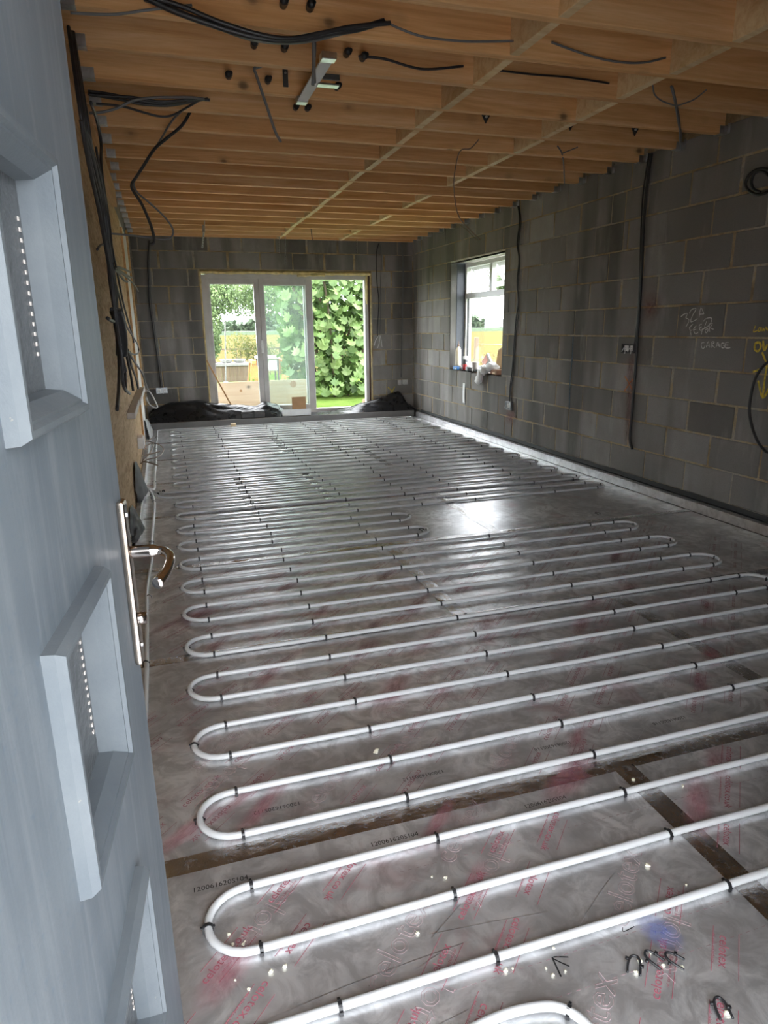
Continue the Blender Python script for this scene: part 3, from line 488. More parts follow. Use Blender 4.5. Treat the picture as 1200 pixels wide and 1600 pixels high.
# ================================================================== BLOCK WALLS
BL, BH, JT = .44, .215, .012
blk_x = [MB().box(0, .05, -BL/2, BL/2, -BH/2, BH/2).mesh('block', M_BLOCK, bevel=b) for b in (.003, .0045, .006)]
blk_y = [MB().box(-BL/2, BL/2, 0, .05, -BH/2, BH/2).mesh('block', M_BLOCK, bevel=b) for b in (.003, .0045, .006)]
def row_intervals(lo, hi, joint, holes, cuts=()):
    """split lo..hi at joints every 450 mm through `joint`, plus extra cut joints; leave the holes out"""
    js = []; k = math.floor((lo-joint)/.45)
    while joint+k*.45 < hi:
        x = joint+k*.45; k += 1
        if lo+.04 < x < hi-.04: js.append(x)
    js += [c for c in cuts if lo+.02 < c < hi-.02]
    ed = sorted([lo]+js+[hi]); out = []
    for a, b in zip(ed[:-1], ed[1:]):
        segs = [(a, b)]
        for (h0, h1) in holes:
            ns = []
            for (p, q) in segs:
                if q <= h0 or p >= h1: ns.append((p, q)); continue
                if p < h0: ns.append((p, h0))
                if q > h1: ns.append((h1, q))
            segs = ns
        out += [s for s in segs if s[1]-s[0] > .03]
    return out
WIN = (7.02, 8.52, .765, 2.11)
wall_r = empty('wall_right', kind='structure'); tag(wall_r, 'long grey concrete block wall with chalk writing and a window')
mc = MB()
x0, x1 = .004, .1
for (y0, y1, z0, z1) in ((-.3, WIN[0], -.1, Z_TOP), (WIN[1], D_F+.3, -.1, Z_TOP), (WIN[0], WIN[1], -.1, WIN[2]), (WIN[0], WIN[1], WIN[3], Z_TOP)):
    mc.box(x0, x1, y0, y1, z0, z1)
part('mortar', mc, M_MORTAR, wall_r)
outer = MB()
for (y0, y1, z0, z1) in ((-.3, WIN[0], -.1, Z_TOP), (WIN[1], D_F+.3, -.1, Z_TOP), (WIN[0], WIN[1], -.1, WIN[2]-.03), (WIN[0], WIN[1], WIN[3]+.01, Z_TOP)):
    outer.box(.19, .31, y0, y1, z0, z1)
part('outer_leaf', outer, M_RENDER, wall_r)
phase = {10: 6.28, 9: 6.505, 8: 6.265, 7: 6.5, 6: 6.30, 5: 6.503, 4: 6.296, 3: 6.5, 2: 6.304, 1: 6.506, 0: 6.272, -1: 6.5}
for c in range(-1, 11):
    z0 = .1+.225*c+JT/2; z1 = .1+.225*(c+1)-JT/2
    if c == -1: z0 = -.09
    holes = [(WIN[0]-.0, WIN[1]+.0)] if 3 <= c <= 8 else []
    cuts = [6.62] if c % 2 else ([4.98] if c > 4 else [])
    ph = phase[c]
    iv = row_intervals(.1, 6.62 if c % 2 else 6.9, ph, [], [4.98] if (c in (8, 9) ) else [])
    iv += row_intervals(6.62 if c % 2 else 6.9, D_F, ph+.12 if c % 2 else ph+.17, holes)
    for (a, b) in iv:
        jt = R.choice((.008, .011, .014, .02, .03))
        ln = b-a-jt
        zc, hh = (z0+z1)/2, (z1-z0)
        if ln < .02: continue
        # blocks under / over the window opening are trimmed to the opening
        if 3 > c >= 2 and b > WIN[0] and a < WIN[1]:
            zt = min(z1, WIN[2]-.004); zc, hh = (z0+zt)/2, zt-z0
        if c == 9 and False: pass
        link('block', R.choice(blk_x), wall_r, (R.uniform(-.0025, .001), (a+b)/2+R.uniform(-.002, .002), zc+R.uniform(-.0015, .0015)),
             (0, R.uniform(-.006, .006), R.uniform(-.004, .004)), (1, ln/BL, hh/BH))
# chalk and paint marks on the right wall
onright = lambda u, v, h: (-.0035-h, u, v)
strokes('chalk_lettering', WALL_MARKS['white'], .007, M_CHALK, wall_r, onright, 'white chalk words 32A feed for garage')
strokes('yellow_lettering', WALL_MARKS['yellow_thin'], .009, M_YCHALK, wall_r, onright, 'small yellow handwriting reading Low')
strokes('yellow_arrow', WALL_MARKS['yellow_thick'], .017, M_YCHALK, wall_r, onright, 'thick yellow letters and downward arrow')
strokes('orange_cross', WALL_MARKS['orange'], .014, M_OCHALK, wall_r, onright, 'orange painted cross')
for (yy, zz, a, b) in ((4.74, .95, .05, .22), (4.72, .72, .06, .26), (4.71, .5, .05, .2), (4.55, 1.45, .12, .12), (6.75, .33, .14, .10)):
    o = link('red_spray', MB().grid(lambda u, v: (0, u*2-1, v*2-1), 4, 4).mesh('red_spray', M_SPRAYW), wall_r, (-.006, yy, zz), None, (1, a, b))
strokes('blue_chalk_line', WALL_MARKS['blue'], .03, M_BLUEW, wall_r, onright, lift=.0006)

DOOR = (-3.098, -.66, 0.0, 2.072)
wall_f = empty('wall_far', kind='structure'); tag(wall_f, 'grey concrete block end wall around the patio door')
mc = MB()
for (a, b, z0, z1) in ((W_L-.2, DOOR[0], -.1, Z_TOP), (DOOR[1], .3, -.1, Z_TOP), (DOOR[0], DOOR[1], 2.108, Z_TOP), (DOOR[0], DOOR[1], -.1, .08)):
    mc.box(a, b, D_F+.004, D_F+.1, z0, z1)
part('mortar', mc, M_MORTAR, wall_f)
outer = MB()
for (a, b, z0, z1) in ((W_L-.2, DOOR[0]-.02, -.1, Z_TOP), (DOOR[1]+.02, .3, -.1, Z_TOP), (DOOR[0]-.02, DOOR[1]+.02, 2.108, Z_TOP), (DOOR[0], DOOR[1], -.1, .08)):
    outer.box(a, b, D_F+.14, D_F+.27, z0, z1)
part('outer_leaf', outer, M_RENDER, wall_f)
zoff = -.013
for c in range(0, 11):
    z0 = .1+zoff+.225*c+JT/2; z1 = .1+zoff+.225*(c+1)-JT/2
    if c >= 9:
        iv = row_intervals(W_L+.0, 0, -3.608 if c == 9 else -3.40, [])
    else:
        even = c % 2 == 0
        iv = row_intervals(W_L, DOOR[0], -3.255 if even else -3.507, []) + row_intervals(DOOR[1], 0, -.341 if even else -.439, [])
    for (a, b) in iv:
        jt = R.choice((.010, .013, .018, .028, .036)); ln = b-a-jt
        zt = z1; zb = z0
        if c == 8 and False: pass
        link('block', R.choice(blk_y), wall_f, ((a+b)/2+R.uniform(-.002, .002), D_F+R.uniform(-.002, .0015), (zt+zb)/2+R.uniform(-.0015, .0015)),
             (R.uniform(-.006, .006), 0, R.uniform(-.004, .004)), (ln/BL, 1, (zt-zb)/BH))
onfar = lambda u, v, h: (u, D_F-.0035-h, v)
strokes('yellow_cross', FAR_MARKS['yellow'], .016, M_YCHALK, wall_f, onfar, 'small yellow painted cross')

# left wall: strand boards on a block leaf, a plasterboard strip at the far end
wall_l = empty('wall_left', kind='structure'); tag(wall_l, 'boarded wall beside the open blue door')
part('block_leaf', MB().box(W_L-.2, W_L-.021, -.3, D_F+.3, -.1, Z_TOP), M_BLOCK, wall_l)
for (y0, y1, mt, nm) in ((-.1, 1.2, M_OSB, 'strand_board'), (1.2, 3.63, M_OSB, 'strand_board'), (3.635, 6.07, M_OSB, 'strand_board'), (6.075, 7.5, M_OSB, 'strand_board'), (7.505, 8.9, M_PBOARD, 'plasterboard_strip')):
    o = link(nm, MB().box(-.009, .009, -(y1-y0)/2, (y1-y0)/2, -1.17, 1.17).mesh(nm, mt, bevel=.001), wall_l, (W_L-.010, (y0+y1)/2, 1.20+R.uniform(-.004, .004)))
part('wall_plate', MB().box(W_L, W_L+.045, .1, 6.35, 2.30, 2.44), M_PLATE, wall_l, bevel=.002)
for (y, z0, z1) in ((7.52, .10, 2.3), (8.92, .42, 2.45)):
    part('stud', MB().box(W_L-.001, W_L+.02, y-.022, y+.022, z0, z1), M_PLATE, wall_l, bevel=.002)

# unseen front wall behind the photographer; its doorway size is set for the light
wall_n = empty('wall_front', kind='structure'); tag(wall_n, 'front wall with the entrance opening')
mb = MB()
mb.box(W_L-.2, FRONT_X0, -.3, .06, -.1, Z_TOP); mb.box(FRONT_X1, .31, -.3, .06, -.1, Z_TOP); mb.box(FRONT_X0, FRONT_X1, -.3, .06, 2.08, Z_TOP)
part('front_leaf', mb, M_BLOCK, wall_n)

# ================================================================== CEILING: deck, joists, hangers, noggings
ceil = empty('ceiling', kind='structure'); tag(ceil, 'open timber joist ceiling')
part('roof_deck', MB().box(W_L-.2, .31, -.3, D_F+.3, Z_TOP+.001, Z_TOP+.03), M_DECK, ceil)
jl = 3.93
jm = [MB().box(-jl/2, jl/2, -.0235, .0235, 0, H_J).mesh('joist', M_JOIST, bevel=.0025) for _ in range(1)][0]
hb = MB()   # hanger: stirrup of thin steel round the joist end, lying along +X from the wall face
hb.box(0, .06, -.0275, .0275, -.002, -.0005); hb.box(0, .06, -.0275, -.0245, -.002, .045); hb.box(0, .06, .0245, .0275, -.002, .045)
hb.box(0, .002, -.05, -.0275, .0, .06); hb.box(0, .002, .0275, .05, .0, .06)
hm = hb.mesh('joist_hanger', M_STEEL)
JY = [D_F-.035]+[10.017-.4016*i for i in range(1, 25)]
for i, y in enumerate(JY):
    link('joist', jm, ceil, (-1.985, y, Z_J+R.uniform(-.002, .002)), (0, 0, R.uniform(-.0012, .0012)))
    if i:
        link('joist_hanger', hm, ceil, (W_L+.045 if y < 6.4 else W_L+.002, y, Z_J), None)
        link('joist_hanger', hm, ceil, (-.002, y, Z_J), (0, 0, math.pi))
for i in range(len(JY)-1):
    gap = abs(JY[i]-JY[i+1])-.05; yc = (JY[i]+JY[i+1])/2
    me = MB().box(-.0235, .0235, -gap/2, gap/2, 0, .2).mesh('nogging', M_NOG, bevel=.002)
    for cxx in (-1.997, -1.115):
        if cxx > -1.5 and i in (3, 6, 9): continue
        link('nogging', me, ceil, (cxx+R.uniform(-.012, .012), yc, Z_J+R.uniform(-.004, .004)))
# ================================================================== PATIO DOOR
door1 = empty('door_1', (-1.88, 10.0, .1), kind='structure'); tag(door1, 'white three panel sliding patio door with one panel slid open')
FY0, FY1 = 9.975, 10.07
f = MB(); f.box(-3.078, -3.022, FY0, FY1, .10, 2.045); f.box(-.752, -.70, FY0, FY1, .10, 2.045); f.box(-3.022, -.752, FY0, FY1, 1.992, 2.06); f.box(-3.022, -.752, FY0, FY1, .10, .15)
part('door_frame', f, M_UPVCD, door1, bevel=.004)
def sash(parent, x0, x1, gx0, gx1, y0, y1, z0, z1, gz0, gz1, gm, mt=None):
    s = MB(); s.box(x0, gx0, y0, y1, z0, z1); s.box(gx1, x1, y0, y1, z0, z1); s.box(gx0, gx1, y0, y1, gz1, z1); s.box(gx0, gx1, y0, y1, z0, gz0)
    o = part('sash', s, mt or M_UPVCD, parent, bevel=.004)
    g = MB(); e = .007
    for (a, b, c, d) in ((gx0, gx0+e, gz0, gz1), (gx1-e, gx1, gz0, gz1), (gx0+e, gx1-e, gz1-e, gz1), (gx0+e, gx1-e, gz0, gz0+e)): g.box(a, b, y0+.004, y1-.004, c, d)
    link('glazing_bead', g.mesh('glazing_bead', M_UPVC), o)
    link('pane', MB().box(gx0+e, gx1-e, (y0+y1)/2-.003, (y0+y1)/2+.003, gz0+e, gz1-e).mesh('pane', gm), o)
    return o
sash(door1, -3.03, -2.302, -2.975, -2.367, 9.985, 10.025, .14, 2.0, .215, 1.925, M_GLASS)
s2 = sash(door1, -2.300, -1.537, -2.233, -1.633, 9.985, 10.025, .14, 2.0, .215, 1.915, M_GLASSD)
sash(door1, -2.33, -1.565, -2.262, -1.655, 10.03, 10.065, .14, 2.0, .22, 1.91, M_GLASSD)
hd = MB().box(-2.315, -2.285, 9.972, 9.986, .98, 1.16); hd.box(-2.309, -2.291, 9.945, 9.975, 1.0, 1.03); hd.box(-2.309, -2.291, 9.94, 9.955, .99, 1.12)
link('pull_handle', hd.mesh('pull_handle', M_UPVC, bevel=.004), door1).matrix_parent_inverse = door1.matrix_basis.inverted()
part('head_packer', MB().box(-3.098, -.66, 10.0, 10.09, 2.058, 2.112), M_FOAM, door1); part('side_packer', MB().box(-3.10, -3.075, 10.0, 10.09, .09, 2.06), M_FOAM, door1)
part('timber_packer', MB().box(-.698, -.672, 9.99, 10.06, .09, 2.05), M_BROWN, door1)
part('right_reveal_trim', MB().box(-.670, -.640, 9.985, 10.05, .09, 2.06), M_UPVCD, door1)
fb = MB()
def bead(path, r):
    pts = smoothpath(path, 1); out = []
    for i in range(len(path)-1):
        a, b = Vector(path[i]), Vector(path[i+1]); n = max(2, int((b-a).length/.03))
        out += [a+(b-a)*(q/n) for q in range(n)]
    out.append(Vector(path[-1]))
    rr = [r*(1+.55*nz(p.x*11, p.z*11, 4.)+.3*nz(p.x*31, p.z*31, 1.)) for p in out]
    out = [p+Vector((.006*nz(p.x*9, p.z*9, 2.), -.004+.005*nz(p.x*13, p.z*13, 7.), .008*nz(p.x*9, p.z*9, 5.))) for p in out]
    fb.tube(out, rr, 7)
bead([(-3.09, 9.965, .25), (-3.09, 9.965, 2.06)], .010)
bead([(-3.09, 9.965, 2.072), (-.66, 9.965, 2.072)], .022)
bead([(-1.75, 9.96, 2.045), (-1.35, 9.96, 2.05)], .020)
bead([(-.665, 9.965, 2.06), (-.665, 9.965, .2)], .010)
bead([(-.72, 9.968, 2.05), (-.72, 9.968, 1.65)], .018)
part('foam_seal', fb, M_FOAM, door1, True)

# ================================================================== WINDOW in the right wall
win = empty('window_1', (.23, 7.77, .77), kind='structure'); tag(win, 'white casement window with two small open top lights')
wx0, wx1 = .20, .265; y0, y1, z0, z1 = WIN
b = MB(); b.box(wx0, wx1, y1-.055, y1-.004, z0, z1-.01); b.box(wx0, wx1, y0+.004, y0+.055, z0, z1-.01)
b.box(wx0, wx1, y0+.055, y1-.055, z1-.06, z1-.01); b.box(wx0, wx1, y0+.055, y1-.055, z0, z0+.055)
b.box(wx0, wx1, y0+.055, y1-.055, 1.665, 1.735); b.box(wx0, wx1, 7.735, 7.80, 1.735, z1-.06)
part('window_frame', b, M_UPVC, win, bevel=.004)
part('pane', MB().box(wx0+.028, wx0+.034, y0+.055, y1-.055, z0+.055, 1.665), M_GLASS, win)
part('gasket', MB().box(wx0+.02, wx0+.045, y1-.062, y1-.055, z0+.055, 1.665), M_GASKET, win)
for (a, c) in ((7.80, y1-.055), (y0+.055, 7.735)):
    T = Matrix.Translation((wx1-.01, 0, z1-.065)) @ Matrix.Rotation(math.radians(-38), 4, 'Y')
    h = .315; g = MB(); t = .045
    for (p, q, u, v) in ((a, a+t, -h, 0), (c-t, c, -h, 0), (a+t, c-t, -t, 0), (a+t, c-t, -h, -h+t)): g.box(0, .05, p, q, u, v, T)
    o = part('top_light', g, M_UPVC, win, bevel=.003)
    link('pane', MB().box(.02, .026, a+t, c-t, -h+t, -t, T).mesh('pane', M_GLASS), o)
    for yy in (a+.02, c-.02):
        link('stay', MB().tube([(wx0+.05, yy, 1.78), T @ Vector((.0, yy, -h+.05))], .008, 6).mesh('stay', M_UPVC), o)
part('cavity_closer', MB().box(.085, .20, y1-.012, y1-.001, z0-.004, z1), M_DARKCLOSER, win)
part('cavity_closer', MB().box(.085, .20, y0+.001, y0+.012, z0-.004, z1), M_DARKCLOSER, win)
part('lintel_soffit', MB().box(-.001, .20, y0, y1, z1, z1+.018), M_UPVCD, win)
part('sill_board', MB().box(.004, .20, y0+.001, y1-.001, z0-.03, z0), M_STONE, win)
part('outer_sill', MB().box(.20, .36, y0-.02, y1+.02, z0-.04, z0), M_UPVC, win)
rv = MB(); rv.box(.002, .084, y1-.006, y1+.02, z0, z1); rv.box(.002, .084, y0-.02, y0+.006, z0, z1)
part('reveal_block', rv, M_BLOCK, win)

# ================================================================== ENTRANCE DOOR (open, in front of the boarded wall)
DH = Vector((-3.8215, .1847, .012)); DA = math.radians(84.16)
door2 = empty('door_2', DH, kind='structure'); door2.rotation_euler = (0, 0, DA)
tag(door2, 'weathered blue grey entrance door standing open with square glazed panels and a lever handle')
def dpart(name, mb, mat, parent=door2, smooth=False, bevel=0., seg=1):
    o = bpy.data.objects.new(name, mb.mesh(name, mat, smooth, bevel, seg)); col.objects.link(o); o.parent = parent; return o
DW, DT, DZ = .90, .048, 2.03
WS = (.437, .680); WZ = [(.30, .575), (.755, 1.03), (1.22, 1.495), (1.685, 1.96)]
d = MB(); d.box(0, WS[0]+.02, 0, DT, 0, DZ); d.box(WS[1]-.02, DW, 0, DT, 0, DZ)
zz = [0]+[v for q in WZ for v in (q[0]+.02, q[1]-.02)]+[DZ]
for i in range(0, len(zz), 2): d.box(WS[0]+.02, WS[1]-.02, 0, DT, zz[i], zz[i+1])
dpart('door_leaf', d, M_DOOR)
dpart('edge_strip', MB().box(DW, DW+.004, .001, DT, 0, DZ), M_EDGE)
for (za, zb) in WZ:
    prof = [(0, 0.), (.001, -.012), (.006, -.020), (.012, -.020), (.015, -.015), (.018, -.015), (.030, .000), (.032, .020)]   # inset, height over the face (negative = proud)
    vs = []; fs = []; n = len(prof)
    for (ins, yy) in prof:
        vs += [(WS[0]+ins, yy, za+ins), (WS[1]-ins, yy, za+ins), (WS[1]-ins, yy, zb-ins), (WS[0]+ins, yy, zb-ins)]
    for i in range(n-1):
        for k2 in range(4): fs.append((i*4+k2, i*4+(k2+1) % 4, (i+1)*4+(k2+1) % 4, (i+1)*4+k2))
    o = dpart('panel_moulding', MB().add(vs, fs), M_MOULD)
    pane = dpart('pane', MB().box(WS[0]+.03, WS[1]-.03, .018, .023, za+.03, zb-.03), M_FROST)
    sp = MB()
    for i in range(14):
        z = za+.07+i*(zb-za-.14)/13
        sp.box(WS[1]-.046, WS[1]-.042, .0165, .0178, z-.002, z+.002)
    dpart('spacer_dots', sp, M_EDGE, o)
handle = dpart('handle_plate', MB().box(DW-.048, DW-.016, -.012, 0, .80, 1.068), M_BRASS, bevel=.005, seg=2)
lv = smoothpath([(DW-.032, -.010, .985), (DW-.032, -.045, .985), (DW-.036, -.062, .983), (DW-.06, -.072, .980), (DW-.10, -.070, .974), (DW-.135, -.060, .968)], 5)
dpart('lever', MB().tube(lv, [.010]*6+[.0075]*(len(lv)-12)+[.0075, .008, .0085, .009, .009, .008], 12), M_CHROME, handle, True)
dpart('key_cylinder', MB().tube([(DW-.032, -.002, .875), (DW-.032, -.024, .875)], .010, 12), M_CHROME, handle, True)
for z in (.83, 1.045): dpart('plate_screw', MB().tube([(DW-.032, -.011, z), (DW-.032, -.0138, z)], .004, 8), M_BRIGHT, handle)

# ================================================================== UNDERFLOOR HEATING PIPES
PR = .0096
def row_y(k): return 1.013+.1816*k if k < 26 else 5.733+.1815*(k-26)
def rx(k):      # right end (centre of the bend)
    if k < 16: return -.80
    if k < 20: return -2.165
    return -.295
lx = -3.578
def wob(x, k): return .0045*nz(x*1.3, k*3.7, 2.)+.003*nz(x*3.1, k*1.9, 8.)
def straight(k, xa, xb):
    n = max(3, int(abs(xb-xa)/.11)); out = []
    for i in range(n+1):
        x = xa+(xb-xa)*i/n; e = min(1, min(abs(x-xa), abs(x-xb))/.3)
        out.append(Vector((x, row_y(k)+wob(x, k)*e, PR+.0005+.0012*(1+nz(x*2, k, 5.)))))
    return out
def bend(x, ka, kb, side):
    ya, yb = row_y(ka), row_y(kb); r = (yb-ya)/2; out = []
    lift = R.uniform(.0, .006)
    for i in range(1, 12):
        t = -math.pi/2+math.pi*i/12
        out.append(Vector((x+side*abs(r)*1.03*math.cos(t), (ya+yb)/2+r*math.sin(t), PR+.001+lift*math.cos(t))))
    return out
def clip_mesh():
    mb = MB(); ri, ro, w_ = PR+.0004, PR+.0030, .0042
    n = 8; vs = []; fs = []
    pts = [(-1, -1.0)]+[(math.cos(math.pi-math.pi*i/n), math.sin(math.pi-math.pi*i/n)) for i in range(n+1)]+[(1, -1.0)]
    for (c, s2_) in pts:
        for (rad, xx) in ((ri, -w_), (ro, -w_), (ro, w_), (ri, w_)): vs.append((xx, c*rad, PR+.0008+(s2_*rad if s2_ >= 0 else -PR*.95)))
    for i in range(len(pts)-1):
        for j in range(4): fs.append((i*4+j, i*4+(j+1) % 4, (i+1)*4+(j+1) % 4, (i+1)*4+j))
    mb.add(vs, fs)
    mb.box(-.003, .003, ro*.8, ro*.8+.006, PR*1.5, PR*1.5+.003); mb.box(-.003, .003, -ro*.8-.006, -ro*.8, PR*1.2, PR*1.2+.003)
    return mb.mesh('pipe_clip', M_CLIP)
CLIP = clip_mesh()
def put_clip(parent, x, y, rz): 
    link('pipe_clip', CLIP, parent, (x, y, 0), (0, 0, rz+R.uniform(-.12, .12)))
def colxs(k): return (-3.09, -2.47, -1.745, -1.01) if k < 20 else (-3.09, -2.40, -1.87, -1.42, -.72)
def bend_clips(parent, x, ka, kb, side, far=False):
    ym = (row_y(ka)+row_y(kb))/2; r = abs(row_y(kb)-row_y(ka))/2
    put_clip(parent, x+side*r*1.03, ym, math.pi/2)
    if not far:
        for kk in (ka, kb): put_clip(parent, x-side*.015, row_y(kk), 0)
    else: put_clip(parent, x-side*.03, row_y(ka), 0)
# near circuit
nearp = empty('heating_pipe', (-2.2, 3.0, 0), 'white underfloor heating pipe looping across the near half of the floor', 'pipe', 'underfloor heating pipes')
path = [Vector(p) for p in smoothpath([(-2.95, .30, .011), (-2.955, .6, .011), (-2.972, .78, .012), (-3.0, .858, .013), (-3.06, .888, .013), (-3.18, .892, .011), (-3.4, .85, .011), (-3.56, .832, .011)], 8)]
path += bend(lx, -1, 0, -1)
k = 0; x_from = lx
for k in range(0, 26):
    if k % 2 == 0:
        xe = rx(k); path += straight(k, lx, xe)
        if k < 25: path += bend(xe, k, k+1, 1)
    else:
        xe = rx(k); last = (k == 25)
        path += straight(k, xe, lx if not last else -3.70)
        if not last: path += bend(lx, k, k+1, -1)
path += [Vector(p) for p in smoothpath([(-3.70, row_y(25), PR), (-3.78, row_y(25)+.02, PR+.01), (-3.835, row_y(25)+.10, .03), (-3.86, row_y(25)+.14, .05)], 5)]
part('pipe', MB().tube(path, PR, 10), M_PIPE, nearp, True)
for k in range(0, 26):
    for x in colxs(k):
        if x < rx(k)-.05: put_clip(nearp, x+R.uniform(-.02, .02), row_y(k)+wob(x, k), 0)
    if k % 2 == 1 and k < 25: bend_clips(nearp, lx, k, k+1, -1, k > 19)
    if k % 2 == 0 and k > 5: bend_clips(nearp, rx(k), k, k+1, 1)
for (x, y) in ((-3.0, .862), (-3.43, row_y(0))): put_clip(nearp, x, y, -.7 if y < .9 else 0)
# far circuit
farp = empty('heating_pipe', (-2.0, 7.5, 0), 'white underfloor heating pipe looping densely across the far half of the floor', 'pipe', 'underfloor heating pipes')
KL = 46
path = [Vector(p) for p in smoothpath([(-3.87, row_y(26)+.02, .05), (-3.83, row_y(26)+.02, .025), (-3.76, row_y(26), PR), (-3.70, row_y(26), PR)], 5)]
for k in range(26, KL+1):
    if k % 2 == 0:
        path += straight(k, lx if k > 26 else -3.68, rx(k)) if k < KL else straight(k, lx, lx+.05)[:1]
        if k < KL: path += bend(rx(k), k, k+1, 1)
        else: pass
    else:
        path += straight(k, rx(k), lx)
        if k < KL: path += bend(lx, k, k+1, -1)
# last bend comes back along the last row and leaves down the boarded wall
path = path[:-1]
yl = row_y(KL)
path += straight(KL, lx, -.295); path += bend(-.295, KL, KL+1, 1); path += straight(KL+1, -.295, -3.74)
yt = row_y(KL+1)
path += [Vector(p) for p in smoothpath([(-3.74, yt, PR), (-3.80, yt-.005, PR), (-3.832, yt-.05, PR), (-3.836, yt-.15, PR), (-3.835, 8.8, PR), (-3.842, 8.0, PR), (-3.834, 7.2, PR), (-3.84, 6.5, PR), (-3.836, 6.0, PR), (-3.845, 5.86, .018), (-3.87, 5.78, .04)], 6)]
part('pipe', MB().tube(path, PR, 8), M_PIPE, farp, True)
for k in range(26, KL+2):
    for x in colxs(k): put_clip(farp, x+R.uniform(-.02, .02), row_y(k)+wob(x, k), 0)
    if k % 2 == 1 and k < KL: bend_clips(farp, lx, k, k+1, -1, True)
    if k % 2 == 0: bend_clips(farp, rx(k), k, k+1, 1, True)
for y in (8.9, 8.0, 7.0, 6.2): put_clip(farp, -3.838, y, math.pi/2)
# feed pipe beside the boarded wall, near part
fe = empty('feed_pipe', (-3.83, 4.0, 0), 'single white pipe running along the boarded wall towards the blue door', 'pipe', 'underfloor heating pipes')
part('pipe', MB().tube(smoothpath([(-3.875, 5.70, .06), (-3.845, 5.60, .03), (-3.832, 5.45, PR), (-3.83, 5.0, PR), (-3.838, 4.4, PR), (-3.832, 4.0, PR), (-3.848, 3.5, PR), (-3.838, 3.0, PR), (-3.83, 2.4, PR), (-3.83, 1.3, PR)], 8), PR, 10), M_PIPE, fe, True)
for y in (5.45, 4.35, 3.4, 2.66): put_clip(fe, -3.836, y, math.pi/2)
# cluster of clips where the pipes leave to the wall
for i in range(9): put_clip(fe, -3.80+R.uniform(-.06, .04), 5.66+R.uniform(-.08, .16), R.uniform(0, 3))
# loose staples and drawn marks near the entrance
def staple(x, y, rz, label):
    e = tag(link('pipe_staple', None, None), None)
    bpy.data.objects.remove(e)
    mb = MB(); mb.tube(smoothpath([(-.012, -.020, .004), (-.013, 0, .009), (-.008, .016, .012), (.004, .019, .012), (.011, .006, .010), (.013, -.018, .005)], 5), .0027, 6)
    mb.box(-.020, -.011, .006, .012, .008, .012); mb.box(.009, .018, -.002, .004, .008, .012)
    o = link('pipe_staple', mb.mesh('pipe_staple', M_CLIP, True), None, (x, y, .002), (0, 0, rz))
    tag(o, label, 'staple', 'loose pipe staples on the foil')
staple(-2.812, .905, -.75, 'loose black pipe staple, leftmost of the three together on the foil')
staple(-2.763, .905, .55, 'loose black pipe staple, middle one of the three on the foil')
staple(-2.722, .889, .75, 'loose black pipe staple, rightmost of the three together on the foil')
staple(-2.708, .772, -.3, 'loose black pipe staple lying alone at the bottom corner of the photo')
for (x, y, lb) in ((-2.11, 4.02, 'black pipe staple lying beside the end of a short pipe loop'), (-.78, 3.96, 'black pipe staple lying beyond the shortest near loop by the right wall')):
    staple(x, y, .4, lb)
# foam crumbs
cm = []
for i in range(4):
    bm = bmesh.new(); bmesh.ops.create_icosphere(bm, subdivisions=2, radius=.006)
    for v in bm.verts: v.co *= 1+.55*nz(v.co.x*260+i*7, v.co.y*260, v.co.z*260); v.co.z = v.co.z*.6
    me = bpy.data.meshes.new('foam_crumb'); bm.to_mesh(me); bm.free(); me.materials.append(M_CRUMB); cm.append(me)
crumbs = [(-3.628, 1.262), (-3.622, 1.232), (-3.60, 1.225), (-3.595, 1.232), (-3.625, 1.145), (-3.60, 1.115), (-3.655, 1.035), (-3.628, 1.035), (-3.57, .985), (-3.55, 1.14), (-3.52, 1.142),
          (-3.075, .985), (-3.058, .985), (-2.99, .964), (-2.985, .945), (-2.955, .945), (-2.95, 1.0), (-3.13, 1.27), (-3.1, 1.255), (-3.22, 1.13), (-2.815, .895), (-2.79, .915), (-2.755, .925), (-2.75, .89), (-2.715, .875), (-2.70, .765),
          (-2.30, 1.35), (-2.42, 1.42), (-2.55, 1.05), (-2.6, 1.13)]
for (x, y) in crumbs:
    s = R.uniform(.4, .95)
    tag(link('foam_crumb', R.choice(cm), None, (x, y, .003*s+.0012), (0, 0, R.uniform(0, 6)), (s, s*R.uniform(.7, 1.3), s)), 'tiny cream foam crumb scattered on the foil floor', 'crumb', 'foam crumbs on the foil')
tag(link('foam_flake', MB().grid(lambda u, v: ((u-.5)*.028, (v-.5)*.016*(1-.6*u), .004+.006*math.sin(u*3)), 6, 3).mesh('foam_flake', M_CRUMB, True), None, (-3.11, 1.80, .0015), (0, 0, .9)), 'pale leaf shaped flake beside a pipe', 'flake')
tag(link('timber_offcut', MB().box(-.035, .035, -.02, .02, 0, .045).mesh('timber_offcut', M_OFFCUT, bevel=.002), None, (-2.83, 9.455, .018)), 'small pale timber offcut resting on the far pipes', 'offcut')
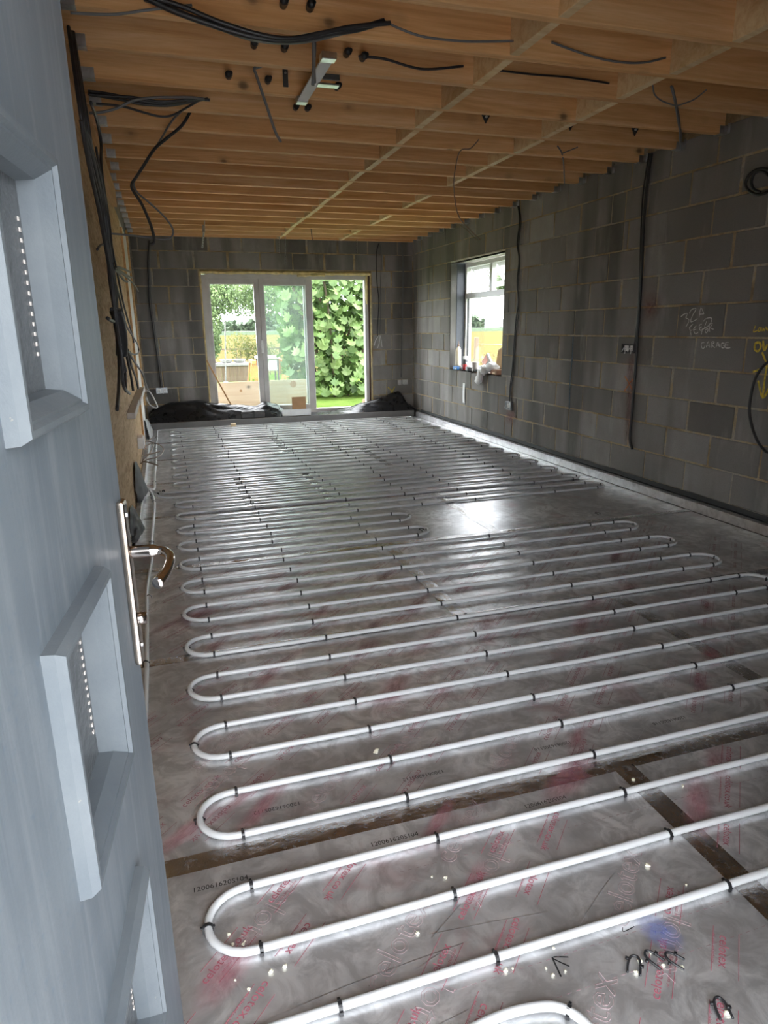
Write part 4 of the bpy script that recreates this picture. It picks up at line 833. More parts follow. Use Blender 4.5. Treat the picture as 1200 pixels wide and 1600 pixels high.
# ================================================================== POLYTHENE along the far wall
prof = [(-3.94, .20), (-3.86, .27), (-3.60, .345), (-3.26, .355), (-3.0, .30), (-2.73, .268), (-2.46, .24), (-2.32, .295), (-2.18, .26), (-2.0, .13), (-1.62, .105), (-1.33, .11), (-1.08, .15), (-.82, .215), (-.51, .28), (-.36, .34), (-.25, .36), (-.10, .17), (-.035, .12)]
def hprof(x):
    for (a, ha), (b, hb) in zip(prof[:-1], prof[1:]):
        if a <= x <= b:
            t = (x-a)/(b-a); t = t*t*(3-2*t); return ha+(hb-ha)*t
    return prof[-1][1]
def dpm(u, v):
    x = -3.93+u*3.89; h = hprof(x)
    t = v
    y = 9.652+.275*t**.8; z = .094+(h-.094)*(math.sin(t*math.pi/2)**.75)
    a = math.sin(min(1, t*1.02)*math.pi)
    z += a*(.028*nz(x*2.6, t*2.2, 1.)+.020*nz(x*5.5+t*4, t*2.5, 3.)+.010*abs(nz(x*9-t*6, t*3, 9.)))*min(1, (h-.08)/.12)
    y += a*(.030*nz(x*3.3, t*2.4, 6.)+.014*nz(x*7+t*5, t*3, 2.))
    y = max(9.652, min(y, 9.93))
    return (x, y, max(.093, z))
tag(part('polythene_sheet', MB().grid(dpm, 260, 22), M_DPM, None, True), 'crumpled black polythene sheet bunched up below the patio door', 'polythene')
for (nm, cy, hh, yy0, yy1, lb) in (('polythene_flap', 0, .24, 5.05, 5.75, 'black polythene flap poking out beside the boarded wall, upper one'), ('polythene_flap', 1, .15, 4.05, 4.6, 'black polythene flap folded over near the door handle')):
    def flap(u, v, hh=hh, a=yy0, b=yy1):
        y = a+(b-a)*u; return (-3.935+.065*v*math.sin(u*math.pi)**.6+.008*nz(u*6, v*3, 2.), y+.03*nz(u*4, v*4, 1), .11+hh*(1-v)*(.5+.5*math.sin(u*math.pi))+.02*nz(u*7, v*5, 8.))
    tag(part(nm, MB().grid(flap, 24, 10), M_GASKET, None, True), lb, 'polythene')
def pale(u, v): return (-3.94+.05*v+.012*nz(u*5, v*4, 3.), 8.3+u*1.2, .02+.30*(1-v)*(1-.5*u)+.01*nz(u*9, v*5, 1.))
tag(part('foil_offcut_sheet', MB().grid(pale, 20, 8), M_FOIL2, None, True), 'pale foil sheet bent up in the far corner of the boarded wall', 'foil sheet')

# ================================================================== THINGS BY THE PATIO DOOR
bx = empty('cardboard_box', (-1.9, 9.66, .1), 'open white box with a raised brown cardboard flap below the patio door', 'box')
b = MB(); X0, X1, Y0, Y1, Z0, Z1 = -2.11, -1.69, 9.66, 9.80, .094, .175
b.box(X0, X1, Y0, Y0+.004, Z0, Z1); b.box(X0, X1, Y1-.004, Y1, Z0, Z1); b.box(X0, X0+.004, Y0, Y1, Z0, Z1); b.box(X1-.004, X1, Y0, Y1, Z0, Z1); b.box(X0, X1, Y0, Y1, Z0, Z0+.004)
part('box_body', b, M_WHITEC, bx)
part('box_flap', MB().box(-1.94, -1.735, Y1-.002, Y1+.003, Z1, .352), M_CARD, bx, bevel=.001)
part('box_seam', MB().box(-1.99, -1.985, Y0-.001, Y0, Z0, Z1), M_GREYP, bx)
kb = empty('tool_case', (-2.53, 9.68, .1), 'low dark grey case with a strap in front of the black polythene', 'case')
part('case_body', MB().box(-2.69, -2.36, 9.66, 9.79, .094, .165), M_DGREY, kb, bevel=.008, seg=2)
part('case_lid', MB().box(-2.685, -2.365, 9.665, 9.785, .165, .192), plain('charcoal_lid', (.10, .095, .09), .55), kb, bevel=.006, seg=2)
part('strap', MB().box(-2.535, -2.505, 9.657, 9.793, .093, .195), M_GASKET, kb)
lean = MB(); T = Matrix.Translation((-2.80, 9.90, .26)); dirv = Vector((-3.095-(-2.80), .03, .905-.26))
rot = dirv.to_track_quat('Z', 'Y').to_matrix().to_4x4()
lean.box(-.017, .017, -.010, .010, 0, dirv.length, T @ rot)
tag(part('timber_batten', lean, M_BATTEN, None, bevel=.001), 'thin wooden batten leaning against the frame of the patio door', 'batten')

# ================================================================== STRAPS, BRACKETS ON THE CEILING
def strap(pts, wd, label, holes=6):
    mb = MB(); P_ = [Vector(p) for p in pts]
    for a, b in zip(P_[:-1], P_[1:]):
        dv = b-a; L = dv.length; rot = dv.to_track_quat('Z', 'Y').to_matrix().to_4x4()
        mb.box(-wd/2, wd/2, -.0015, .0015, 0, L, Matrix.Translation(a) @ rot)
    e = empty('restraint_strap', P_[0], label, 'strap', 'galvanised straps hanging from the ceiling'); part('strap_body', mb, M_STEEL, e)
    hm = MB(); a, b = P_[-2], P_[-1]
    for i in range(holes):
        c = a+(b-a)*((i+.5)/holes); hm.box(c.x-.005, c.x+.005, c.y-.0025, c.y+.0025, c.z-.008, c.z+.008)
    part('strap_slot', hm, M_GASKET, e)
strap([(-3.06, 8.80, 2.60), (-3.07, 8.78, 2.43), (-3.10, 8.80, 2.26)], .035, 'galvanised strap hanging from the joists nearest the boarded wall')
strap([(-2.024, 9.68, 2.52), (-2.034, 9.68, 2.31)], .032, 'short galvanised strap at the far end of the nogging line')
strap([(-1.946, 9.66, 2.53), (-1.953, 9.66, 2.18)], .032, 'long galvanised strap beside a shorter one at the nogging line')
strap([(-.936, 9.68, 2.51), (-.94, 9.68, 2.32)], .032, 'galvanised strap above the open right panel of the patio door')
mbn = empty('mounting_batten', (-2.82, 3.66, 2.49), 'pale metal mounting strip with brackets fixed under the joists', 'bracket')
part('strip', MB().box(-2.848, -2.792, 3.34, 4.0, 2.490, 2.498), M_WHITEC, mbn, bevel=.001)
for (y, wd) in ((3.36, .07), (3.98, .06)):
    part('end_clip', MB().box(-2.82-wd/2, -2.82+wd/2, y-.028, y+.028, 2.484, 2.513), M_BRIGHT, mbn, bevel=.003)
part('side_bracket', MB().box(-2.80, -2.69, 3.66, 3.71, 2.484, 2.492), M_BRIGHT, mbn, bevel=.002)
part('junction_plate', MB().box(-2.785, -2.70, 3.62, 3.635, 2.495, 2.60), M_DGREY, mbn, bevel=.002)
for (x, y, z, lb) in ((-2.905, 3.965, 2.60, 'black perforated bracket on a joist beside the mounting strip'),):
    e = empty('joist_bracket', (x, y, z), lb, 'bracket'); part('bracket_plate', MB().box(x-.014, x+.014, y-.004, y, z-.05, z+.04), M_DGREY, e, bevel=.002)
    part('bracket_screw', MB().tube([(x, y-.008, z+.015), (x, y-.004, z+.015)], .006, 8), M_BRIGHT, e)
# cable ends poking out of drilled holes in the joists
def stub(x, y, z, label):
    mb = MB(); mb.tube([(x, y+.0, z), (x-.006, y-.05, z-.004), (x-.010, y-.085, z-.016)], .016, 10)
    mb.tube([(x+.012, y, z+.006), (x+.008, y-.05, z+.004), (x+.002, y-.08, z-.008)], .009, 8)
    tag(part('cable_sleeve', mb, M_CABLEB, None, True), label, 'cable', 'cables through drilled joist holes')
for i, (x, y, z) in enumerate(((-3.05, 3.165, 2.60), (-2.94, 3.165, 2.60), (-3.12, 3.565, 2.585), (-2.98, 3.565, 2.585), (-3.20, 3.965, 2.575), (-3.0, 3.965, 2.57), (-2.60, 3.565, 2.58), (-2.68, 3.565, 2.59), (-2.63, 3.965, 2.57), (-2.78, 4.365, 2.57), (-2.71, 4.365, 2.57))):
    stub(x, y, z, ('short black cable sleeve above the sagging bundle, nearer the boarded wall', 'short black cable sleeve above the sagging bundle, nearer the mounting strip',
        'black cable sleeve below the sagging bundle, farther from the mounting strip', 'black cable sleeve below the sagging bundle, beside the knotted grey cable', 'black cable sleeve in the joist just left of the hanging diagonal cable',
        'black cable sleeve in a joist between diagonal cable and mounting strip', 'black cable sleeve right of the mounting strip, farther one', 'black cable sleeve right of the mounting strip, closer one',
        'black cable sleeve in the joist under the far end of the strip', 'black cable sleeve beyond the mounting strip, left of two', 'black cable sleeve beyond the mounting strip, right of two')[i])
# triangular dark notches / fixings on the right joists
for (x, y) in ((-1.55, 4.365), (-.93, 4.365), (-.42, 4.365)):
    mb = MB(); z = 2.60; mb.add([(x-.03, y-.004, z+.02), (x+.03, y-.004, z+.02), (x, y-.004, z-.03), (x-.03, y+.001, z+.02), (x+.03, y+.001, z+.02), (x, y+.001, z-.03)], [(0, 2, 1), (0, 1, 4, 3), (1, 2, 5, 4), (2, 0, 3, 5)])
    e = empty('fixing_plate', (x, y, z), {-1.55: 'dark triangular fixing plate on a joist, nearest the first nogging line', -.93: 'dark triangular fixing plate on a joist, middle of three', -.42: 'dark triangular fixing plate on a joist, nearest the right wall'}[x], 'fixing', 'fixing plates on a joist'); part('plate', mb, M_GASKET, e)
    part('screw', MB().tube([(x, y-.012, z+.008), (x, y-.003, z+.008)], .008, 8), M_BRIGHT, e, True)

# ================================================================== CABLES
LB = {
 'r_long': ('thin black cable running down the right wall to the dark back box', 'b', .006),
 'r_long2': ('thick black cable falling the height of the right wall past the orange cross', 'b', .011),
 'r_mid': ('black cable dropping beside the window towards the low socket box', 'b', .007),
 'r_mid2': ('dark grey cable twisted beside a black one next to the window', 'b', .005),
 'r_arc': ('black cable curving over the yellow arrow on the right wall', 'b', .009),
 'r_coil': ('coiled black cable hung high on the right wall', 'b', .009),
 'fl_a': ('black cable down the end wall to the double back box by the boards', 'b', .008),
 'fl_b': ('grey cable down the end wall to the double back box by the boards', 'g', .006),
 'fr_a': ('black cable with frayed ends right of the patio door', 'b', .007),
 'fr_b': ('grey cable with frayed ends right of the patio door', 'g', .006),
 'fr_c': ('grey conduit cable in the far corner above the white socket boxes', 'g', .010),
 'fr_ends': ('bare frayed wire end right of the patio door, leaning to the door', 'w', .004),
 'fr_ends2': ('bare frayed wire end right of the patio door, hanging lowest', 'w', .004),
 'fr_ends3': ('bare frayed wire end right of the patio door, leaning to the corner', 'w', .004),
 'top_sag1': ('thick black cable sagging lowest below the nearest joists', 'b', .012),
 'top_sag2': ('grey cable sagging with the black ones below the nearest joists', 'g', .009),
 'top_sag3': ('thin black cable sagging highest in the bundle below the nearest joists', 'b', .009),
 'top_thin': ('thin grey cable stretched along the nearest joist by the door', 'g', .005),
 'drop_thick1': ('thick grey cable hanging down past the mounting strip', 'g', .008),
 'drop_thick2': ('second grey cable hanging close beside the one past the mounting strip', 'g', .006),
 'drop_mid': ('grey cable knotted below a joist and hanging down diagonally', 'g', .007),
 'drop_mid2': ('short grey cable tied into a knot below a joist', 'g', .006),
 'knee_black': ('black cable hanging from the joists with a sharp knee', 'b', .009),
 'knee_grey': ('long grey cable looping from the joists back to the boarded wall', 'g', .006),
 'nest1': ('black cable, topmost of the nest by the boarded wall', 'b', .008),
 'nest2': ('black cable sagging in the middle of the nest by the boarded wall', 'b', .007),
 'nest3': ('thin black cable in the nest of cables by the boarded wall', 'b', .006),
 'nest4': ('black cable sagging lowest of the nest by the boarded wall', 'b', .006),
 'nest_grey': ('grey cable arching over the nest of black cables', 'g', .007),
 'rt_thin1': ('thin grey wire slung left of the first nogging line', 'g', .005),
 'rt_thin2': ('thin grey wire sagging between the two nogging lines', 'g', .005),
 'rt_black1': ('black wire sagging beyond the mounting strip', 'b', .006),
 'rt_black2': ('thin black wire along a joist between the nogging lines', 'b', .005),
 'rt_black3': ('black cable along a joist into the right wall', 'b', .008),
 'rt_drop1': ('grey cable dropping to the right wall under a cable tie', 'g', .007),
 'rt_drop2': ('thin grey cable tied beside the one dropping to the right wall', 'g', .005),
 'rt_tie1': ('thin grey wire sagging into the tie near the right wall', 'g', .004),
 'rt_tie2': ('thin grey wire rising from the tie near the right wall', 'g', .004),
 'rt_drop3': ('grey cable hanging straight from the joists above the right window wall', 'g', .005),
 'rt_drop4': ('short thin grey wire tied to the straight hanging cable', 'g', .004),
 'mid_thin': ('thin brown wire hanging in a long S from the middle joists', 'br', .004),
 'thin_far': ('thin black wire end hanging above the patio door', 'b', .005),
 'thin_right': ('thin bent wire near the top of the right wall by the window', 'br', .004),
 'white_loop': ('white cable loop sticking out of the trunking on the boarded wall', 'w', .007),
 'white_loop2': ('thin white cable tail below the loop on the boarded wall', 'w', .006),
 'lb5': ('black cable running diagonally across the boarded wall', 'b', .006),
 'lb6': ('black cable with a round loop low on the boarded wall', 'b', .006),
 'lb8': ('black cable curving towards the white loop at the trunking', 'b', .008),
 'lb13': ('longest black cable end fanning out on the boarded wall', 'b', .007),
 'lb14': ('thin black cable arch standing off the boarded wall', 'b', .005),
}
cmats = {'b': M_CABLEB, 'g': M_CABLEG, 'w': M_CABLEW, 'br': M_CABLEBR}
for nm, pts in CABLES.items():
    if nm.startswith('nest_fl'): lb, mt, r = 'brown wire in the loose tangle on the floor by the boarded wall', 'br', .006
    elif nm in LB: lb, mt, r = LB[nm]
    else: lb, mt, r = 'black cable strand in the vertical bundle on the boarded wall', 'b', .008
    grp = 'tangled floor wires' if nm.startswith('nest_fl') else ('bundled cables on the boarded wall' if nm.startswith('lb') else 'loose electrical cables')
    pts2 = [(max(p[0], -3.945+r), p[1], min(p[2], Z_TOP-.02)) for p in pts]
    tag(part('cable', MB().tube(smoothpath(pts2, 5), r, 7), cmats[mt], None, True), lb, 'cable', grp)
# extra strands thickening the bundle on the boards
for i in range(7):
    src = CABLES['lb2']; dy = (i-3)*.035
    pts = [(min(p[0]+.004*(i % 3)+.012*nz(j*.8, i*3.1, 1.), -3.80), p[1]+dy+.05*nz(j*.7, i*2.3, 5.), p[2]) for j, p in enumerate([(-3.88, 3.3, 2.45)]+src[:10-(i % 4)])]
    tag(part('cable', MB().tube(smoothpath(pts, 5), .0075, 7), M_CABLEB, None, True), 'black cable strand in the vertical bundle on the boarded wall', 'cable', 'bundled cables on the boarded wall')
tag(part('cable_wrap', MB().tube(smoothpath([(-3.86, 3.75, 1.42), (-3.85, 3.78, 1.36), (-3.85, 3.82, 1.28), (-3.86, 3.85, 1.20)], 4), .03, 10), M_CABLEB, None, True), 'fat taped section of the cable bundle on the boarded wall', 'cable wrap')
# ================================================================== ELECTRICAL BOXES
def backbox(name, label, c, ax, w_, h_, mt, inner=M_WHITEP, n=2):
    """metal back box on a wall: ax 'X' lies on the right wall, 'Y' on the far wall"""
    e = empty(name, c, label, 'socket box', 'electrical back boxes')
    d_ = .035
    def bxx(u0, u1, v0, v1, a, b):
        return (c[0]-b, c[0]-a, c[1]+u0, c[1]+u1, c[2]+v0, c[2]+v1) if ax == 'X' else (c[0]+u0, c[0]+u1, c[1]-b, c[1]-a, c[2]+v0, c[2]+v1)
    m1 = MB(); t = .004
    for q in ((-w_/2, w_/2, -h_/2, h_/2, 0, .004), (-w_/2, -w_/2+t, -h_/2, h_/2, .004, d_), (w_/2-t, w_/2, -h_/2, h_/2, .004, d_), (-w_/2+t, w_/2-t, -h_/2, -h_/2+t, .004, d_), (-w_/2+t, w_/2-t, h_/2-t, h_/2, .004, d_)): m1.box(*bxx(*q))
    part('box_shell', m1, mt, e)
    for i in range(n):
        u = -w_/2+(i+.5)*w_/n
        m2 = MB(); m2.box(*bxx(u-.022, u+.022, -h_*.30, h_*.30, .004, .02)); tbk = part('terminal_block', m2, inner, e, bevel=.003)
        m3 = MB()
        for s in (-1, 1):
            a0 = Vector((c[0]-.02, c[1]+u, c[2]+h_*.1*s)) if ax == 'X' else Vector((c[0]+u, c[1]-.02, c[2]+h_*.1*s))
            off = Vector((-.022, .02*s, -.035)) if ax == 'X' else Vector((.02*s, -.022, -.035))
            m3.tube(smoothpath([a0, a0+off*.5+Vector((0, 0, .012)), a0+off], 4), .0035, 6)
        link('wire_tail', m3.mesh('wire_tail', M_CABLEW, True), tbk)
    return e
backbox('back_box', 'double metal back box with white wiring low on the end wall by the boards', (-3.73, 9.935, .509), 'Y', .15, .075, M_STEEL)
backbox('back_box', 'small white back box in the far corner, left one of two', (-.235, 9.935, .497), 'Y', .055, .07, M_WHITEP, M_WHITEP, 1)
backbox('back_box', 'white back box in the far corner, right one of two', (-.145, 9.935, .497), 'Y', .085, .07, M_WHITEP, M_WHITEP, 1)
backbox('back_box', 'metal back box with bright wiring on the right wall beside the window', (-.004, 6.77, .455), 'X', .12, .09, M_STEEL)
backbox('back_box', 'dark metal back box with black and white wires above the orange cross', (-.004, 4.76, 1.13), 'X', .15, .075, M_DGREY)
tr = empty('cable_trunking', (-3.93, 6.2, .75), 'short grey trunking bracket on the boarded wall above the wire tangle', 'trunking')
part('trunking_body', MB().box(-3.949, -3.89, 5.2, 7.6, .70, .745), M_GREYP, tr, bevel=.004)
part('trunking_lid', MB().box(-3.889, -3.88, 6.2, 7.7, .70, .75), M_PBOARD, tr, bevel=.003)
wb = empty('junction_box', (-3.93, 6.4, .35), 'small white junction box low on the boarded wall', 'junction box')
part('junction_body', MB().box(-3.95, -3.90, 6.3, 6.5, .30, .40), M_WHITEP, wb, bevel=.006, seg=2); part('junction_lid', MB().box(-3.90, -3.893, 6.31, 6.49, .31, .39), M_WHITEC, wb, bevel=.003)
pv = empty('paper_strip', (-.002, 8.04, .48), 'pale paper strip stuck to the wall under the window sill', 'paper strip')
part('strip_sheet', MB().grid(lambda u, v: (-.006-.010*math.sin(v*3.)*.4, 8.03+(u-.5)*.06, .36+v*.24), 3, 10), M_BAG, pv, True)
part('strip_tape', MB().box(-.008, -.004, 8.005, 8.055, .595, .61), M_WHITEP, pv)

# ================================================================== THINGS ON THE WINDOW SILL
SZ = WIN[2]
bt = empty('sealant_bottle', (.085, 8.43, SZ), 'cream sealant bottle with a brown nozzle standing at the end of the sill', 'bottle')
part('bottle_body', MB().lathe([(.001, 0), (.036, 0), (.038, .02), (.038, .19), (.034, .215), (.018, .24), (.014, .25)], (.085, 8.43, SZ+.045), 24), M_CREAM, bt, True)
part('bottle_nozzle', MB().lathe([(.015, .25), (.014, .27), (.006, .285), (.004, .32), (.001, .322)], (.085, 8.43, SZ+.045), 14), M_BROWN, bt, True)
tb = empty('tape_roll', (.085, 8.43, SZ), 'black roll lying under the cream sealant bottle', 'tape roll')
part('roll_body', MB().lathe([(.02, 0), (.055, 0), (.056, .022), (.055, .044), (.02, .044)], (.085, 8.43, SZ+.0005), 24), M_DGREY, tb, True)
bb = empty('blue_pack', (.025, 8.36, SZ), 'small blue pack at the corner of the sill under the bottle', 'pack')
part('pack_body', MB().box(.005, .045, 8.29, 8.42, SZ, SZ+.042), M_BLUE, bb, bevel=.006, seg=2); part('pack_label', MB().box(.003, .005, 8.30, 8.335, SZ+.002, SZ+.02), M_WHITEP, bb)
ca = empty('spray_can', (.10, 8.24, SZ), 'red and black can with a white top on the sill', 'can')
part('can_body', MB().lathe([(.001, 0), (.032, 0), (.033, .005), (.033, .12), (.028, .135)], (.10, 8.24, SZ), 22), M_REDL, ca, True)
part('can_band', MB().lathe([(.0335, .075), (.0337, .078), (.0337, .125), (.028, .137)], (.10, 8.24, SZ), 22), M_DGREY, ca, True)
part('can_cap', MB().lathe([(.028, .136), (.030, .14), (.030, .175), (.001, .176)], (.10, 8.24, SZ), 22), M_WHITEP, ca, True)
cf = empty('coffee_cup', (.06, 7.85, SZ), 'beige paper cup standing on the middle of the sill', 'cup')
part('cup_body', MB().lathe([(.001, 0), (.030, 0), (.040, .115), (.042, .118), (.039, .118), (.030, .02), (.001, .015)], (.06, 7.85, SZ), 22), M_GREYP, cf, True)
part('cup_rim', MB().tube([(.06+.041*math.cos(a*.314), 7.85+.041*math.sin(a*.314), SZ+.118) for a in range(20)], .0025, 6, closed=True), M_WHITEP, cf, True)
wp = empty('white_carton', (.10, 8.03, SZ), 'torn white carton lying on the sill beside the cup', 'carton')
part('carton_body', MB().box(.055, .15, 7.93, 8.13, SZ, SZ+.05), M_WHITEC, wp, bevel=.004); part('carton_flap', MB().grid(lambda u, v: (.05+.11*u, 8.02+v*.09, SZ+.052+.05*v+.01*nz(u*5, v*5, 1)), 5, 5), M_WHITEP, wp, True)
bg_ = empty('black_block', (.03, 7.96, SZ), 'small black plastic block in front of the white carton', 'block')
part('block_body', MB().box(.008, .045, 7.935, 7.985, SZ, SZ+.05), M_GASKET, bg_, bevel=.004); part('block_cap', MB().box(.012, .041, 7.94, 7.98, SZ+.05, SZ+.056), M_DGREY, bg_)
dr = empty('hand_tool', (.05, 7.65, SZ), 'black hand tool lying flat on the sill in front of the orange packet', 'tool')
part('tool_body', MB().tube(smoothpath([(.03, 7.78, SZ+.02), (.05, 7.70, SZ+.024), (.06, 7.60, SZ+.022), (.05, 7.50, SZ+.02)], 5), [.014]*6+[.018]*10, 10), M_GASKET, dr, True)
part('tool_grip', MB().tube([(.05, 7.70, SZ+.02), (.02, 7.66, SZ+.015), (.01, 7.62, SZ+.012)], .011, 8), M_DGREY, dr, True)
tp = empty('tilted_packet', (.11, 7.62, SZ), 'tilted square packet with an orange picture leaning on the sill', 'packet')
T = Matrix.Translation((.115, 7.62, SZ+.125)) @ Matrix.Rotation(math.radians(42), 4, 'X') @ Matrix.Rotation(math.radians(8), 4, 'Y')
part('packet_body', MB().box(-.015, .015, -.085, .085, -.075, .075, T), M_GREYP, tp, bevel=.003); part('packet_print', MB().box(-.017, -.0152, -.01, .075, -.065, .045, T), M_ORANGE, tp); part('packet_edge', MB().box(-.0165, -.0152, -.085, -.07, -.075, .075, T), M_WHITEP, tp)
T2 = Matrix.Translation((.145, 7.33, SZ)) @ Matrix.Rotation(math.radians(10), 4, 'Y')
cb = empty('board_offcut', (.155, 7.27, SZ), 'brown board offcut with a slanting top leaning in the window', 'offcut')
vs = [(0, -.14, .002), (0, .16, .002), (0, .16, .27), (0, -.14, .40)]; vs = [T2 @ Vector(v) for v in vs]+[T2 @ (Vector(v)+Vector((.018, 0, 0))) for v in vs]
part('board_body', MB().add(vs, [(0, 1, 2, 3), (7, 6, 5, 4), (0, 4, 5, 1), (1, 5, 6, 2), (2, 6, 7, 3), (3, 7, 4, 0)]), plain('offcut_brown', (.46, .29, .13), .8, var=.15, scale=8.), cb)
part('board_cut_edge', MB().tube([vs[2], vs[3]], .006, 6), M_OFFCUT, cb)
bgm = MB()
def lump(c, r, n=20, m_=12):
    vs = []; fs = []
    for a in range(m_+1):
        th = math.pi*a/m_
        for b in range(n):
            ph = 2*math.pi*b/n; dv = Vector((math.sin(th)*math.cos(ph), math.sin(th)*math.sin(ph), math.cos(th)))
            k_ = 1+.30*nz(dv.x*2+c[1]*9, dv.y*2, dv.z*2)+.16*nz(dv.x*6, dv.y*6, dv.z*6+c[2])
            vs.append((c[0]+dv.x*r[0]*k_, c[1]+dv.y*r[1]*k_, c[2]+dv.z*r[2]*k_))
    for a in range(m_):
        for b in range(n): fs.append((a*n+b, a*n+(b+1) % n, (a+1)*n+(b+1) % n, (a+1)*n+b))
    bgm.add(vs, fs)
lump((.055, 7.36, SZ+.075), (.075, .10, .062)); lump((-.020, 7.43, SZ+.045), (.050, .075, .06)); lump((-.048, 7.49, SZ-.03), (.030, .058, .085)); lump((-.045, 7.545, SZ-.085), (.025, .062, .050))
bgm.v = [(min(x, -.010) if z < SZ+.002 else x, y, z if x < -.012 else max(z, SZ+.002)) for x, y, z in bgm.v]
tag(part('plastic_bag', bgm, M_BAG, None, True), 'white plastic bag hanging over the front of the window sill', 'bag')
sp_ = empty('brown_packet', (.05, 7.23, SZ), 'rust brown packet at the near end of the sill under the bag', 'packet')
part('packet_body', MB().box(.01, .09, 7.16, 7.32, SZ, SZ+.06), M_TERRA, sp_, bevel=.004); part('packet_label', MB().box(.0085, .01, 7.20, 7.27, SZ+.01, SZ+.03), M_OFFCUT, sp_)

# ================================================================== OUTSIDE
g = tag(part('ground', MB().box(-60, 3.2, 10.25, 21.5, -.35, -.02), M_LAWN), 'green lawn outside the patio door', kind='structure')
tag(part('ground', MB().box(.36, 6.5, -8, 10.24, -.35, -.06), M_LAWN), 'strip of lawn outside the window', kind='structure')
tag(part('ground', MB().box(-30, .3, -40, -.31, -.35, -.12), M_GRAVEL), 'gravel yard in front of the entrance', kind='structure')
tag(part('field', MB().add([(-400, 21.5, -.05), (3.2, 21.5, -.05), (3.2, 10.25, -.05), (6.5, 10.25, -.05), (6.5, -60, -.05), (500, -60, -.05), (500, 420, -.05), (-400, 420, -.05)], [(0, 1, 2, 3, 4, 5, 6, 7)]), M_WHEAT), 'ripe yellow wheat field beyond the garden', kind='structure')
def leaf_cloud(n, sampler, size, lobed=False, flat=.5):
    mb = MB()
    if lobed:
        shape = [(0, -.5), (.28, -.42), (.5, -.08), (.27, -.02), (.42, .36), (.14, .16), (0, .56), (-.14, .16), (-.42, .36), (-.27, -.02), (-.5, -.08), (-.28, -.42)]
    else: shape = [(0, -.5), (.26, -.05), (.12, .35), (0, .55), (-.12, .35), (-.26, -.05)]
    for _ in range(n):
        p = Vector(sampler()); s = size*R.uniform(.65, 1.25)
        rot = Euler((R.gauss(.9, .45), R.gauss(0, .5), R.uniform(-math.pi, math.pi))).to_matrix()
        vs = [p+rot @ Vector((a*s, b*s, .10*s*(abs(a)*2-.3))) for a, b in shape]
        if lobed:
            c = p; vs.append(c); k_ = len(vs)-1
            mb.add(vs, [(i, (i+1) % k_, k_) for i in range(k_)])
        else: mb.add(vs, [tuple(range(len(vs)))])
    return mb
def blob(cs):
    def f():
        c, r = cs[R.randrange(len(cs))]
        v = Vector((R.gauss(0, 1), R.gauss(0, 1), R.gauss(0, 1))).normalized()*(R.random()**.42)
        return (c[0]+v.x*r[0], c[1]+v.y*r[1], c[2]+v.z*r[2])
    return f
def tree(name, label, cat, base, trunk_h, tr, cs, n, size, mat, group=None, kind_lobed=False):
    e = empty(name, base, label, cat, group)
    mb = MB(); bx_, by_, bz_ = base
    mb.tube(smoothpath([(bx_, by_, bz_), (bx_+.05, by_+.03, bz_+trunk_h*.5), (bx_, by_, bz_+trunk_h)], 4), [tr]*3+[tr*.8]*3+[tr*.6]*3, 9)
    part('trunk', mb, M_TRUNK, e, True)
    br = MB()
    for (c, r) in cs: br.tube(smoothpath([(bx_, by_, bz_+trunk_h*.7), ((bx_+c[0])/2, (by_+c[1])/2, (bz_+trunk_h+c[2])/2), c], 4), [tr*.45]*3+[tr*.3]*3+[tr*.15]*3, 6)
    part('branch', br, M_TRUNK, e, True)
    tag(part('crown', leaf_cloud(n, blob(cs), size, kind_lobed), mat, e), kind='stuff')
    return e
# fig: the nearest leaves are single leaves, the rest one mass
fig = empty('fig_bush', (-.45, 13.3, 0), 'large fig bush with big lobed leaves behind the open patio panel', 'bush')
stem = MB()
for i in range(9):
    bx_, by_ = -.5+R.uniform(-.35, .35), 13.4+R.uniform(-.2, .2); tx, ty, tz = -.5+R.uniform(-1.0, 1.0), 13.1+R.uniform(-.5, .3), R.uniform(1.3, 3.1)
    stem.tube(smoothpath([(bx_, by_, -.02), ((bx_+tx)/2+R.uniform(-.1, .1), (by_+ty)/2, tz*.55), (tx, ty, tz)], 5), .022, 7)
part('stem', stem, M_TRUNK, fig, True)
shape = [(0, -.5), (.28, -.42), (.5, -.08), (.27, -.02), (.42, .36), (.14, .16), (0, .56), (-.14, .16), (-.42, .36), (-.27, -.02), (-.5, -.08), (-.28, -.42)]
lfm = []
for i in range(4):
    vs = [(a*(1+.1*nz(i, k_, 1.)), b*(1+.12*nz(i, k_, 4.)), .16*(abs(a)-.2)-.12*max(0, b)+.05*nz(i*3., a*3, b*3)) for k_, (a, b) in enumerate(shape)]+[(0, -.05, .0)]
    me = MB().add(vs, [(j, (j+1) % 12, 12) for j in range(12)]).mesh('fig_leaf', M_FIG); lfm.append(me)
front = []
for _ in range(285):
    x = R.uniform(-1.45, .35); z = .1+R.random()**.9*2.75
    ex = (x+.5)/1.05; y = 12.72+.35*ex*ex+R.uniform(-.16, .16)
    if x < -1.0 and z < .75: x += .5
    link('fig_leaf', R.choice(lfm), fig, (x, y, z), (R.gauss(1.0, .35), R.gauss(0, .4), R.gauss(0, .55)), (R.uniform(.15, .25),)*3)
tag(part('leaf_mass', leaf_cloud(2600, lambda: (R.uniform(-1.45, 1.0), 12.95+R.random()*.95, .05+R.random()*3.3), .19, True), M_FIG, fig), kind='stuff')
